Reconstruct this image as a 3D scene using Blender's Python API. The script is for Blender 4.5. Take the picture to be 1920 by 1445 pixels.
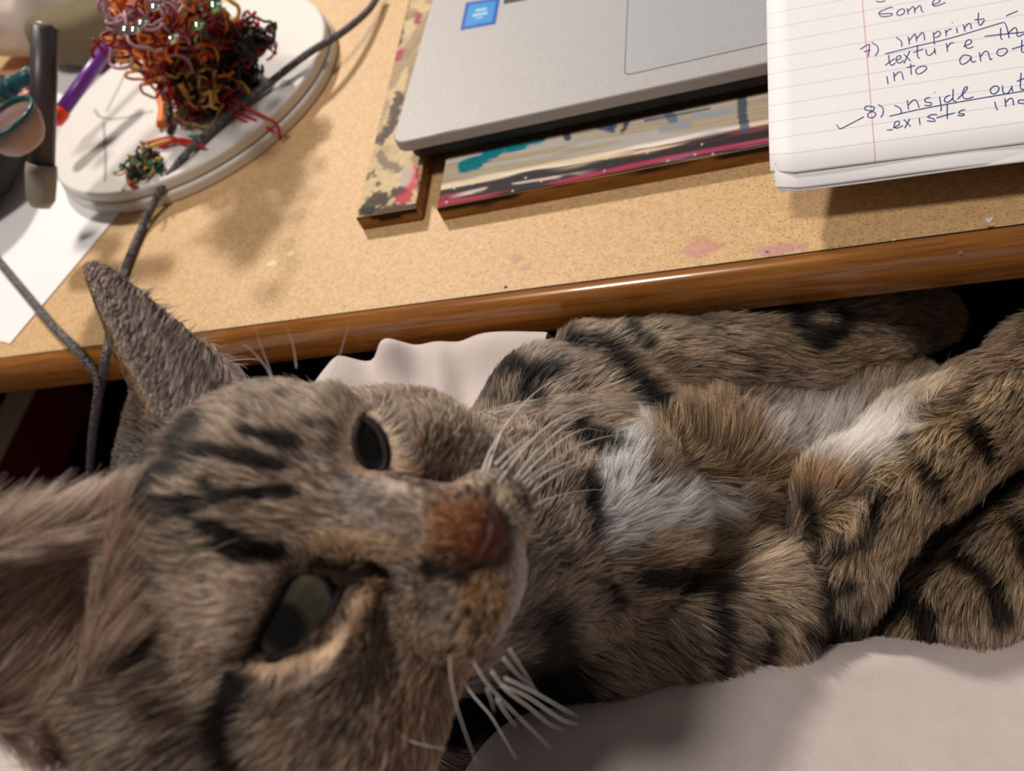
import bpy, math
import numpy as np
from mathutils import Matrix, Vector

for o in list(bpy.data.objects):
    bpy.data.objects.remove(o)
scn = bpy.context.scene
COL = scn.collection
MM = 0.001
rng = np.random.default_rng(7)

# ------------------------------------------------------------------ camera
# world: x along the desk edge, y into the desk, z up; desk top front edge is y=0 z=0; lengths in mm, scaled to m
FPX = 1617.3
AZ, PITCH, ROLL = .529, .851, -.506
CAM = np.array([0, -228.2, 239.1])
_f = np.array([-math.sin(AZ)*math.cos(PITCH), math.cos(AZ)*math.cos(PITCH), -math.sin(PITCH)])
_r = np.array([math.cos(AZ), math.sin(AZ), 0]); _u = np.cross(_r, _f)
_c, _s = math.cos(ROLL), math.sin(ROLL)
RC = np.array([_c*_r+_s*_u, -_s*_r+_c*_u, _f])      # rows: right, up, forward
cam = bpy.data.cameras.new('camera'); camo = bpy.data.objects.new('camera', cam); COL.objects.link(camo)
cam.sensor_width = 36; cam.lens = FPX/1920*36; cam.clip_start = .01; cam.clip_end = 20
m4 = Matrix.Identity(4)
for i in range(3):
    m4[i][0], m4[i][1], m4[i][2], m4[i][3] = RC[0][i], RC[1][i], -RC[2][i], CAM[i]*MM
camo.matrix_world = m4
cam.dof.use_dof = True; cam.dof.focus_distance = .272; cam.dof.aperture_fstop = 12
scn.camera = camo
scn.view_settings.view_transform = 'Standard'; scn.view_settings.look = 'None'
scn.view_settings.gamma = 1; scn.view_settings.use_curve_mapping = False
scn.view_settings.exposure = -.95

# ------------------------------------------------------------------ light
def srgb(r, g, b):
    c = np.array([r, g, b], float)/255
    return np.where(c <= .04045, c/12.92, ((c+.055)/1.055)**2.4)
wld = bpy.data.worlds.new('room_world'); scn.world = wld; wld.use_nodes = True
wb = wld.node_tree.nodes['Background']; wb.inputs[0].default_value = (1.0, .90, .82, 1); wb.inputs[1].default_value = .20
def lamp(name, loc, energy, size, color, target=(-60, -20, 0)):
    l = bpy.data.lights.new(name, 'AREA'); l.shape = 'DISK'; l.size = size; l.energy = energy; l.color = color
    o = bpy.data.objects.new(name, l); COL.objects.link(o)
    o.location = Vector(loc)*MM
    d = Vector(target)-Vector(loc)
    o.rotation_euler = d.to_track_quat('-Z', 'Y').to_euler()
    return o
lamp('ceiling_lamp_light', (-1000, 1450, 1480), 72, .17, (1.0, .91, .79))
lamp('ceiling_lamp_light', (-420, -260, 1800), 31, .30, (1.0, .92, .84))

# ------------------------------------------------------------------ projection helpers
def ray(x, y):
    return RC.T @ np.array([(x-960)/FPX, (722.5-y)/FPX, 1.0])
def atd(x, y, d): return CAM+ray(x, y)*d
def onz(x, y, z):
    d = ray(x, y); return CAM+d*((z-CAM[2])/d[2])
def ony(x, y, Y):
    d = ray(x, y); return CAM+d*((Y-CAM[1])/d[1])
def onplane(x, y, p0, n):
    d = ray(x, y); return CAM+d*(np.dot(p0-CAM, n)/np.dot(d, n))
def project(P):
    q = (P-CAM) @ RC.T
    return np.stack([960+FPX*q[:, 0]/q[:, 2], 722.5-FPX*q[:, 1]/q[:, 2]], 1), q[:, 2]

# ------------------------------------------------------------------ mesh helpers
def tag(o, label=None, cat=None, group=None, kind=None):
    if label: o['label'] = label
    if cat: o['category'] = cat
    if group: o['group'] = group
    if kind: o['kind'] = kind
    return o
def link(o, parent=None):
    COL.objects.link(o)
    if parent is not None:
        o.parent = parent; o.matrix_parent_inverse = Matrix.Translation(-parent.location)
    return o
def thing(name, loc, label, cat, group=None):
    o = bpy.data.objects.new(name, None); o.location = Vector(loc)*MM; o.empty_display_size = .01
    COL.objects.link(o); return tag(o, label, cat, group)
def mesh_obj(name, V, F, mat, parent=None, smooth=False, colors=None, uv=None):
    V = np.asarray(V, float)
    c = V.mean(0)
    me = bpy.data.meshes.new(name)
    me.from_pydata(((V-c)*MM).tolist(), [], [list(map(int, f)) for f in F] if not isinstance(F, np.ndarray) else F.tolist())
    if colors is not None:
        a = me.color_attributes.new('col', 'FLOAT_COLOR', 'POINT')
        cc = np.ones((len(V), 4), np.float32); cc[:, :3] = colors
        a.data.foreach_set('color', cc.ravel())
    if uv is not None:
        l = me.uv_layers.new(name='UVMap')
        idx = np.empty(len(me.loops), np.int32); me.loops.foreach_get('vertex_index', idx)
        l.data.foreach_set('uv', np.asarray(uv, np.float32)[idx].ravel())
    if smooth: me.polygons.foreach_set('use_smooth', np.ones(len(me.polygons), bool))
    if mat: me.materials.append(mat)
    me.update()
    o = bpy.data.objects.new(name, me); o.location = Vector(c)*MM
    return link(o, parent)
def bevel(o, w, seg=3, ang=.6):
    b = o.modifiers.new('bevel', 'BEVEL'); b.width = w*MM; b.segments = seg; b.limit_method = 'ANGLE'; b.angle_limit = ang
    return o
def grid_faces(n, m, closed=False):
    i, j = np.meshgrid(np.arange(n-1), np.arange(m if closed else m-1), indexing='ij')
    a = i*m+j; b = i*m+(j+1) % m; c = (i+1)*m+(j+1) % m; d = (i+1)*m+j
    return np.stack([a, b, c, d], -1).reshape(-1, 4)
def spline(P, n):
    P = np.asarray(P, float); k = len(P)
    if k == 2:
        t = np.linspace(0, 1, n)[:, None]; return P[0]*(1-t)+P[1]*t
    Q = np.vstack([2*P[0]-P[1], P, 2*P[-1]-P[-2]])
    t = np.linspace(0, k-1-1e-6, n); i = t.astype(int); u = (t-i)[:, None]
    p0, p1, p2, p3 = Q[i], Q[i+1], Q[i+2], Q[i+3]
    return .5*(2*p1+(p2-p0)*u+(2*p0-5*p1+4*p2-p3)*u**2+(3*p1-p0-3*p2+p3)*u**3)
def tube_data(C, r, sides=8, cap=True):
    C = np.asarray(C, float); n = len(C); r = np.broadcast_to(np.asarray(r, float), (n,))
    T = np.gradient(C, axis=0); T /= np.linalg.norm(T, axis=1, keepdims=True)+1e-9
    a = np.array([0, 0, 1.]) if abs(T[0][2]) < .9 else np.array([1., 0, 0])
    N = []; v = np.cross(T[0], a); v /= np.linalg.norm(v)
    for t in T:
        v = v-t*np.dot(v, t); v /= np.linalg.norm(v)+1e-9; N.append(v)
    N = np.array(N); B = np.cross(T, N)
    th = np.linspace(0, 2*np.pi, sides, endpoint=False)
    V = C[:, None]+r[:, None, None]*(np.cos(th)[None, :, None]*N[:, None]+np.sin(th)[None, :, None]*B[:, None])
    F = grid_faces(n, sides, True).tolist()
    V = V.reshape(-1, 3)
    if cap:
        F.append(list(range(sides))[::-1]); F.append(list(range((n-1)*sides, n*sides)))
    return V, F
def tube(name, C, r, mat, parent=None, sides=8):
    V, F = tube_data(C, r, sides); return mesh_obj(name, V, F, mat, parent, True)
def prism(name, poly, z0, z1, mat, parent=None, bev=0, top=None):
    """poly: Nx2 xy; extruded"""
    poly = np.asarray(poly, float); n = len(poly)
    V = [(x, y, z0) for x, y in poly]+[(x, y, z1) for x, y in poly]
    F = [list(range(n))[::-1], list(range(n, 2*n))]+[[i, (i+1) % n, n+(i+1) % n, n+i] for i in range(n)]
    o = mesh_obj(name, V, F, mat, parent)
    if bev: bevel(o, bev)
    return o
def box(name, c, s, mat, parent=None, bev=0, rotz=0):
    c = np.asarray(c, float); hx, hy = s[0]/2, s[1]/2
    ca, sa = math.cos(rotz), math.sin(rotz)
    P = [(c[0]+ca*x-sa*y, c[1]+sa*x+ca*y) for x, y in ((-hx, -hy), (hx, -hy), (hx, hy), (-hx, hy))]
    return prism(name, P, c[2]-s[2]/2, c[2]+s[2]/2, mat, parent, bev)
def rrect(w, h, r, n=6):
    P = []
    for cx, cy, a in ((w-r, r, -90), (w-r, h-r, 0), (r, h-r, 90), (r, r, 180)):
        for k in range(n+1):
            t = math.radians(a+90*k/n); P.append((cx+r*math.cos(t), cy+r*math.sin(t)))
    return np.array(P)
def vnoise(P, scale, seed=0):
    p = np.asarray(P, float)/scale+seed*17.31; i = np.floor(p).astype(np.int64); f = p-i; f = f*f*(3-2*f)
    out = np.zeros(len(p))
    def h(a):
        n = (a[:, 0]*374761393+a[:, 1]*668265263+a[:, 2]*2147483647+seed*1274126177) & 0xffffffff
        n = ((n ^ (n >> 13))*1274126177) & 0xffffffff
        return ((n ^ (n >> 16)) & 0xffff)/65535.
    for dx in (0, 1):
        for dy in (0, 1):
            for dz in (0, 1):
                w = (f[:, 0] if dx else 1-f[:, 0])*(f[:, 1] if dy else 1-f[:, 1])*(f[:, 2] if dz else 1-f[:, 2])
                out += w*h(i+np.array([dx, dy, dz]))
    return out
def sstep(a, b, x):
    t = np.clip((x-a)/(b-a), 0, 1); return t*t*(3-2*t)
def seg_dist(Q, pts):
    """distance of points Q (n,2) to a polyline"""
    pts = np.asarray(pts, float); d = np.full(len(Q), 1e9)
    if len(pts) == 1: return np.linalg.norm(Q-pts[0], axis=1)
    for a, b in zip(pts[:-1], pts[1:]):
        ab = b-a; t = np.clip(((Q-a)@ab)/(ab@ab), 0, 1)
        d = np.minimum(d, np.linalg.norm(Q-a-t[:, None]*ab, axis=1))
    return d
def inpoly(Q, poly):
    poly = np.asarray(poly, float); x, y = Q[:, 0], Q[:, 1]; c = np.zeros(len(Q), bool)
    for (x1, y1), (x2, y2) in zip(poly, np.roll(poly, -1, 0)):
        m = (y1 > y) != (y2 > y)
        c ^= m & (x < (x2-x1)*(y-y1)/(y2-y1+1e-12)+x1)
    return c
def dpoly(Q, poly):
    poly = np.asarray(poly, float); return seg_dist(Q, np.vstack([poly, poly[:1]]))

# ------------------------------------------------------------------ materials
def mat(name, color=(128, 128, 128), rough=.6, metal=0, coat=0, spec=.5, emit=None, estr=0, sheen=0):
    m = bpy.data.materials.new(name); m.use_nodes = True
    b = m.node_tree.nodes['Principled BSDF']
    b.inputs['Base Color'].default_value = (*srgb(*color), 1); b.inputs['Roughness'].default_value = rough
    b.inputs['Metallic'].default_value = metal; b.inputs['Coat Weight'].default_value = coat; b.inputs['Specular IOR Level'].default_value = spec
    b.inputs['Sheen Weight'].default_value = sheen
    if emit: b.inputs['Emission Color'].default_value = (*srgb(*emit), 1); b.inputs['Emission Strength'].default_value = estr
    return m
class NT:
    def __init__(s, m): s.m = m; s.t = m.node_tree; s.b = s.t.nodes['Principled BSDF']
    def n(s, typ, **kw):
        n = s.t.nodes.new(typ)
        for k, v in kw.items():
            if k.startswith('_'): setattr(n, k[1:], v)
            else:
                key = k.replace('__', ' ')
                n.inputs[int(key[1:]) if key[0] == 'i' and key[1:].isdigit() else key].default_value = v
        return n
    def l(s, a, b): s.t.links.new(a, b)
    def coord(s, out='Object', scale=(1, 1, 1), rot=(0, 0, 0)):
        c = s.n('ShaderNodeTexCoord'); mp = s.n('ShaderNodeMapping')
        mp.inputs['Scale'].default_value = scale; mp.inputs['Rotation'].default_value = rot
        s.l(c.outputs[out], mp.inputs[0]); return mp.outputs[0]
    def noise(s, vec, scale, detail=3, rough=.5):
        n = s.n('ShaderNodeTexNoise'); n.inputs['Scale'].default_value = scale; n.inputs['Detail'].default_value = detail
        n.inputs['Roughness'].default_value = rough; s.l(vec, n.inputs['Vector']); return n.outputs['Fac']
    def ramp(s, fac, stops):
        r = s.n('ShaderNodeValToRGB'); e = r.color_ramp.elements
        while len(e) < len(stops): e.new(.5)
        for el, (p, c) in zip(e, stops):
            el.position = p; el.color = (*srgb(*c), 1)
        s.l(fac, r.inputs[0]); return r.outputs[0]
    def mix(s, fac, a, b, mode='MIX'):
        n = s.n('ShaderNodeMix', _data_type='RGBA', _blend_type=mode)
        for sock, v in ((n.inputs[0], fac), (n.inputs[6], a), (n.inputs[7], b)):
            if hasattr(v, 'links'): s.l(v, sock)
            elif isinstance(v, (int, float)): sock.default_value = v
            else: sock.default_value = (*srgb(*v), 1)
        return n.outputs[2]
    def bump(s, fac, strength, dist):
        n = s.n('ShaderNodeBump'); n.inputs['Strength'].default_value = strength; n.inputs['Distance'].default_value = dist
        s.l(fac, n.inputs['Height']); s.l(n.outputs[0], s.b.inputs['Normal'])
    def base(s, c): s.l(c, s.b.inputs['Base Color'])
def attr_mat(name, rough=.5, coat=0, bumpscale=0, spec=.5):
    m = mat(name, rough=rough, coat=coat, spec=spec); t = NT(m); a = t.n('ShaderNodeAttribute', _attribute_name='col'); t.base(a.outputs['Color'])
    if bumpscale: t.bump(t.noise(t.coord(), bumpscale, 4), .3, .0004)
    return m

# tan particle board with flecks and pink paint stains
M_board = mat('particle_board', rough=.55); t = NT(M_board); v = t.coord()
c = t.ramp(t.noise(v, 420, 4, .7), [(.3, (196, 156, 106)), (.5, (214, 176, 126)), (.72, (226, 192, 146))])
c = t.mix(t.ramp(t.noise(v, 900, 2), [(.36, (255, 255, 255)), (.42, (0, 0, 0))]), c, (178, 138, 90))
c = t.mix(t.ramp(t.noise(v, 6, 2), [(.42, (0, 0, 0)), (.7, (110, 110, 110))]), c, (205, 158, 112))
def spot(t, v, c, cen, rad, col, seed):
    vm = t.n('ShaderNodeVectorMath', _operation='SUBTRACT'); t.l(v, vm.inputs[0]); vm.inputs[1].default_value = [q*MM for q in cen]
    sc = t.n('ShaderNodeVectorMath', _operation='DIVIDE'); t.l(vm.outputs[0], sc.inputs[0]); sc.inputs[1].default_value = [q*MM for q in rad]
    ln = t.n('ShaderNodeVectorMath', _operation='LENGTH'); t.l(sc.outputs[0], ln.inputs[0])
    nz = t.noise(v, 180+seed, 3)
    ad = t.n('ShaderNodeMath', _operation='MULTIPLY_ADD'); t.l(nz, ad.inputs[0]); ad.inputs[1].default_value = 1.6; t.l(ln.outputs['Value'], ad.inputs[2])
    return t.mix(t.ramp(ad.outputs[0], [(.0, (205, 205, 205)), (1.0, (0, 0, 0))]) if False else t.ramp(t.mulc(ad.outputs[0], .5), [(.72, (190, 190, 190)), (.86, (0, 0, 0))]), c, col)
def mulc(self, a, k):
    n = self.n('ShaderNodeMath', _operation='MULTIPLY'); self.l(a, n.inputs[0]); n.inputs[1].default_value = k; return n.outputs[0]
NT.mulc = mulc
DESK_C = np.array([-150., 325, -11])
for (px, py, rx, ry, col) in ((1318, 462, 9, 7, (196, 110, 128)), (1460, 466, 10, 4, (180, 110, 140)), (968, 484, 4, 3, (186, 110, 110)), (985, 502, 3, 2, (190, 110, 110)), (1060, 424, 1.5, 1, (110, 120, 40)), (510, 493, 4, 2, (245, 235, 220)), (545, 475, 3, 2, (245, 235, 220)), (1340, 515, 5, 2, (186, 130, 140))):
    c = spot(t, v, c, onz(px, py, 0)-DESK_C, (rx, ry, 40), col, px % 50)
t.base(c); t.bump(t.noise(v, 900, 3), .25, .0005)

M_trim = mat('varnished_wood_trim', rough=.22, coat=.6); t = NT(M_trim); v = t.coord(scale=(14, 260, 260))
c = t.ramp(t.noise(v, 1.0, 5, .65), [(.3, (112, 66, 24)), (.5, (160, 100, 40)), (.68, (182, 120, 52))])
c = t.mix(t.ramp(t.noise(t.coord(scale=(60, 1500, 1500)), 1, 2), [(.55, (0, 0, 0)), (.68, (150, 150, 150))]), c, (70, 32, 10))
t.base(c)
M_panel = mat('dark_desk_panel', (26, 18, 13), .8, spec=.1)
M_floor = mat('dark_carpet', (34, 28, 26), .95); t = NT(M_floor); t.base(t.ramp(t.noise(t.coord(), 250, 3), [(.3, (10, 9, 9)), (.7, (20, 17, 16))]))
M_silver = mat('brushed_silver', (196, 190, 188), .55, .15, spec=.3); t = NT(M_silver); t.base(t.ramp(t.noise(t.coord(), 1800, 2), [(.35, (166, 162, 162)), (.65, (182, 178, 178))]))
M_silver_edge = mat('silver_edge', (170, 164, 160), .3, .8)
M_touch = mat('touchpad_silver', (192, 190, 192), .5, .15, spec=.3); t = NT(M_touch); t.base(t.ramp(t.noise(t.coord(), 2000, 2), [(.35, (160, 160, 163)), (.65, (178, 178, 181))]))
M_black = mat('matte_black', (16, 16, 17), .6)
M_key = mat('key_grey', (46, 46, 50), .55)
M_screen = mat('lit_screen', (20, 20, 22), .3, emit=(205, 225, 255), estr=2.2)
M_bluest = mat('sticker_blue', (20, 96, 190), .3); M_bluelt = mat('sticker_light_blue', (52, 150, 226), .3); M_bluepl = mat('sticker_pale', (170, 212, 240), .3)
M_ink = mat('blue_ink', (42, 66, 140), .6)
M_wood = mat('raw_wood', rough=.6); t = NT(M_wood); t.base(t.ramp(t.noise(t.coord(scale=(30, 300, 300)), 1, 4), [(.3, (120, 80, 36)), (.55, (176, 128, 66)), (.75, (204, 160, 96))]))
M_paint = attr_mat('painted_wood', .65, 0, 600, .2)
M_paper = mat('paper_white', (246, 244, 248), .7)
M_page = mat('ruled_page', (238, 234, 238), .7); t = NT(M_page)
uvn = t.n('ShaderNodeTexCoord'); sx = t.n('ShaderNodeSeparateXYZ'); t.l(uvn.outputs['UV'], sx.inputs[0])
def m1(op, a, b=None):
    n = t.n('ShaderNodeMath', _operation=op)
    for k, q in enumerate((a, b)):
        if q is None: continue
        if isinstance(q, (int, float)): n.inputs[k].default_value = q
        else: t.l(q, n.inputs[k])
    return n.outputs[0]
SPC, MARG = 7.75, 34.6
fr = m1('FRACT', m1('DIVIDE', m1('ADD', sx.outputs[1], 1000*SPC-3.0), SPC))
line = m1('LESS_THAN', m1('ABSOLUTE', m1('SUBTRACT', fr, .5)), .028)
c = t.mix(m1('MULTIPLY', line, .5), (250, 248, 252), (170, 188, 216))
mg = m1('LESS_THAN', m1('ABSOLUTE', m1('SUBTRACT', sx.outputs[0], MARG)), .22)
c = t.mix(m1('MULTIPLY', mg, .6), c, (214, 120, 140)); t.base(c)
M_cable = mat('braided_cable', (96, 92, 96), .7); t = NT(M_cable); v = t.coord()
vo = t.n('ShaderNodeTexVoronoi'); vo.inputs['Scale'].default_value = 900; t.l(v, vo.inputs['Vector'])
t.base(t.ramp(vo.outputs['Distance'], [(.15, (150, 146, 150)), (.6, (58, 54, 58))])); t.bump(vo.outputs['Distance'], .6, .0006)
M_white = mat('white_card', (226, 222, 218), .6)
M_grey = mat('pencil_grey', (168, 164, 162), .7)
M_pink = mat('pale_pink_fleece', (206, 186, 184), .9, sheen=.4); t = NT(M_pink); v = t.coord()
tw = t.n('ShaderNodeTexWave', _wave_type='BANDS', _bands_direction='DIAGONAL'); tw.inputs['Scale'].default_value = 700; tw.inputs['Distortion'].default_value = 1.5; t.l(v, tw.inputs['Vector'])
t.base(t.mix(t.noise(v, 140, 4), (200, 186, 183), (218, 205, 202))); t.bump(t.mix(.78, tw.outputs['Color'], t.noise(v, 1500, 3)), .3, .0003)

# ------------------------------------------------------------------ setting: floor, desk
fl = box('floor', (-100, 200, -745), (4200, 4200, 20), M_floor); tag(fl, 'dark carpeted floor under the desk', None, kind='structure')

desk = thing('desk', (-150, 325, -735), 'wooden desk with tan particle-board top and varnished brown front edge', 'desk')
tp = box('tabletop', DESK_C, (1700, 650, 22), M_board, desk)
prof = np.array([(.2, 0), (-2.2, -.3), (-4.4, -1.6), (-6, -4), (-6.8, -7.5), (-6.8, -18.6), (-6, -20.2), (-4, -20.8), (.2, -21)])
xs = np.linspace(-1000, 700, 60)
V = np.array([(x, y, z) for x in xs for y, z in prof])
et = mesh_obj('edge_trim', V, grid_faces(len(xs), len(prof)), M_trim, desk, True)
et['label'] = 'varnished reddish-brown wooden edge strip'
gap = box('trim_joint', (-150, .1, .02), (1700, .7, .1), mat('dark_joint', (50, 28, 14), .8), desk)
for px, py, r, col in ((945, 557, 1.1, (110, 120, 170)), (1585, 494, 1.2, (170, 150, 160)), (1312, 514, .8, (230, 225, 220)), (1440, 492, .8, (140, 120, 160)), (1860, 433, 1.4, (240, 235, 230)), (1800, 470, 1.0, (150, 130, 140)), (820, 584, .7, (200, 180, 170)), (1680, 470, .7, (225, 215, 205)), (640, 592, .8, (230, 215, 200))):
    p = ony(px, py, -5.2); th = np.linspace(0, 2*np.pi, 9)[:-1]
    f = np.argmin(np.abs(prof[:, 1]-p[2])); p = np.array([p[0], prof[f, 0]-.1, p[2]])
    nrm = CAM-p; nrm /= np.linalg.norm(nrm); a = np.array([1., 0, 0]); b = np.cross(nrm, a); b /= np.linalg.norm(b)
    rr = .6*r*(1+.35*np.sin(3*th+px))
    VV = np.vstack([p+nrm*.06, p[None]+rr[:, None]*(np.cos(th)[:, None]*a*1.4+np.sin(th)[:, None]*b)])
    mesh_obj('paint_speck', VV, [[0, 1+k, 1+(k+1) % 8] for k in range(8)], mat('speck_paint', col, .4), desk)
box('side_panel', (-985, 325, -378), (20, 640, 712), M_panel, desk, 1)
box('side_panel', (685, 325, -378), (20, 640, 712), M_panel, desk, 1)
box('unseen_back_panel', (-150, 640, -378.5), (1650, 16, 713), M_panel, desk, 1)  # unseen panel, added to keep room light from leaking under the desk

# ------------------------------------------------------------------ laptop
LZ = 24.
c0 = onz(733, 271, LZ); c1 = onz(1437, 117, LZ)
la = math.atan2(c1[1]-c0[1], c1[0]-c0[0]); ex = np.array([math.cos(la), math.sin(la), 0]); ey = np.array([-math.sin(la), math.cos(la), 0])
def LP(x, y, z=0): return c0+ex*x+ey*y+np.array([0, 0, z])
def lxy(P): return [tuple(LP(x, y)[:2]) for x, y in P]
def lloc(px, py, z=LZ):
    d = onz(px, py, z)-c0; return np.array([d@ex, d@ey])
LWD, LDP = 326, 242
lap = thing('laptop', LP(LWD/2, LDP/2, -14), 'open silver laptop resting on painted wooden pieces', 'laptop')
out = rrect(LWD, LDP, 7)
prism('base', lxy(out), LZ-6, LZ, M_silver, lap, .9)
o2 = rrect(LWD-8, LDP-8, 6)+4
prism('underside', lxy(o2), LZ-13.5, LZ-6, M_black, lap, 1)
for fx, fy in ((30, 25), (LWD-30, 25), (30, LDP-25), (LWD-30, LDP-25)):
    th = np.linspace(0, 2*np.pi, 17)[:-1]; prism('rubber_foot', lxy(np.c_[fx+7*np.cos(th), fy+7*np.sin(th)]), 8.0, LZ-13.5, M_black, lap)
tp0 = lloc(1172, 141); tw_, th_ = 108, 72
prism('touchpad_gap', lxy(rrect(tw_+.9, th_+.9, 3.4)+tp0-.45), LZ-.2, LZ+.05, mat('gap_grey', (70, 68, 68), .6), lap)
prism('touchpad', lxy(rrect(tw_, th_, 3)+tp0), LZ-.2, LZ+.12, M_touch, lap)
st = np.array([lloc(863, 57), lloc(929, 45), lloc(938, -4), lloc(874, 5)])
so = prism('sticker', lxy(st), LZ, LZ+.12, M_bluest, lap); so['label'] = 'square blue processor sticker'
cc = st.mean(0)
prism('sticker_face', lxy(cc+(st-cc)*.78), LZ+.12, LZ+.16, M_bluelt, so)
e1 = (st[1]-st[0]); e2 = (st[3]-st[0])
for u0, u1, v0, v1 in ((.34, .66, .56, .66), (.28, .72, .40, .50), (.40, .60, .30, .35)):
    q = [st[0]+e1*u+e2*v for u, v in ((u0, v0), (u1, v0), (u1, v1), (u0, v1))]
    prism('sticker_print', lxy(q), LZ+.16, LZ+.19, M_bluepl, so)
s2 = np.array([lloc(944, 8), lloc(990, -1), lloc(996, -40), lloc(950, -32)])
prism('sticker', lxy(s2), LZ, LZ+.12, M_black, lap)['label'] = 'small black sticker'
ln = np.array([lloc(815, 251), lloc(858, 241), lloc(858, 242.5), lloc(815, 252.5)])
prism('lid_notch', lxy(ln), LZ, LZ+.06, mat('notch_grey', (140, 134, 134), .5), lap)
kw = rrect(LWD-40, 104, 3)+np.array([20, LDP-112-18.])
prism('keyboard_well', lxy(kw), LZ-.2, LZ+.1, M_black, lap)
for r in range(6):
    for k in range(14):
        p = np.array([23+k*20.1, LDP-128+r*17.1])
        prism('key', lxy(rrect(18, 15 if r < 5 else 12, 1.5, 2)+p), LZ+.1, LZ+1.1, M_key, lap)
hy = LDP-2; LA = math.radians(125); LH = 216
dirv = ey*(-math.cos(LA))+np.array([0, 0, math.sin(LA)]); nrmv = np.cross(ex, dirv); nrmv = -nrmv if nrmv[1] > 0 else nrmv
def lidp(x, s, d): return LP(x, hy, -2)+dirv*s+nrmv*d
def slab(name, x0, x1, s0, s1, d0, d1, m, par):
    V = [lidp(x, s, d) for d in (d0, d1) for x, s in ((x0, s0), (x1, s0), (x1, s1), (x0, s1))]
    return mesh_obj(name, V, [[3, 2, 1, 0], [4, 5, 6, 7], [0, 1, 5, 4], [1, 2, 6, 5], [2, 3, 7, 6], [3, 0, 4, 7]], m, par)
lid = bevel(slab('lid', 0, LWD, 3, LH, -5, 0, M_silver, lap), 1.5)
slab('bezel', 3, LWD-3, 6, LH-3, 0, .4, M_black, lap); slab('screen', 9, LWD-9, 20, LH-9, .4, .6, M_screen, lap)
tube('hinge', [LP(30, hy, -1), LP(LWD-30, hy, -1)], 4, M_silver_edge, lap)

# ------------------------------------------------------------------ painted wooden frame pieces
def paint_mix(col, m, rgb):
    return col*(1-m[:, None])+srgb(*rgb)*m[:, None]
def painted_board(name, tl, tr, br, bl, zt, nx, ny, painter, label):
    """corners xy (front-left, front-right, back-right, back-left)"""
    fl_, fr_, bk_r, bk_l = [np.asarray(q, float)[:2] for q in (tl, tr, br, bl)]
    root = thing(name, ((fl_[0]+bk_r[0])/2, (fl_[1]+bk_r[1])/2, 0), label, 'wood piece', 'painted wooden pieces under the laptop')
    prism('wood_core', [fl_, fr_, bk_r, bk_l], .05, zt-.25, M_wood, root, .5)
    u, v = np.meshgrid(np.linspace(0, 1, nx), np.linspace(0, 1, ny), indexing='ij'); u = u.ravel()[:, None]; v = v.ravel()[:, None]
    xy = (fl_*(1-u)+fr_*u)*(1-v)+(bk_l*(1-u)+bk_r*u)*v
    edge = np.minimum(np.minimum(u, 1-u)*np.linalg.norm(fr_-fl_), np.minimum(v, 1-v)*np.linalg.norm(bk_l-fl_))[:, 0]
    z = zt-np.where(edge < .01, .9, 0)
    P = np.c_[xy, z]
    px, _ = project(P)
    mesh_obj('painted_face', P, grid_faces(nx, ny), M_paint, root, True, painter(P, px, u[:, 0], v[:, 0]))
    # dabs of paint on the front edge
    n = 160; a = np.linspace(0, 1, n); VV = []; cl = []
    for k, zz in enumerate((zt-.3, zt*.72, zt*.55, zt*.3, .2)):
        xy = fl_*(1-a[:, None])+fr_*a[:, None]; d = (fl_-bk_l)/np.linalg.norm(fl_-bk_l)
        xy = xy+d*.12; q = np.c_[xy, np.full(n, zz)]; VV.append(q)
        w = srgb(150, 104, 50)*np.ones((n, 1))*(.6+.7*vnoise(q*[.3, 1, 6], 3, 5))[:, None]
        nn = vnoise(q*[.5, .5, 1.2], 6, 9)
        w = paint_mix(w, sstep(.42, .6, nn+(.22 if k < 2 else -.05 if k < 3 else -.3)), (34, 18, 14))
        cl.append(w)
    mesh_obj('painted_edge', np.vstack(VV), grid_faces(5, n)[:, ::-1], M_paint, root, True, np.vstack(cl))
    return root
def P3(P, s): return P*np.array(s)
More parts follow.
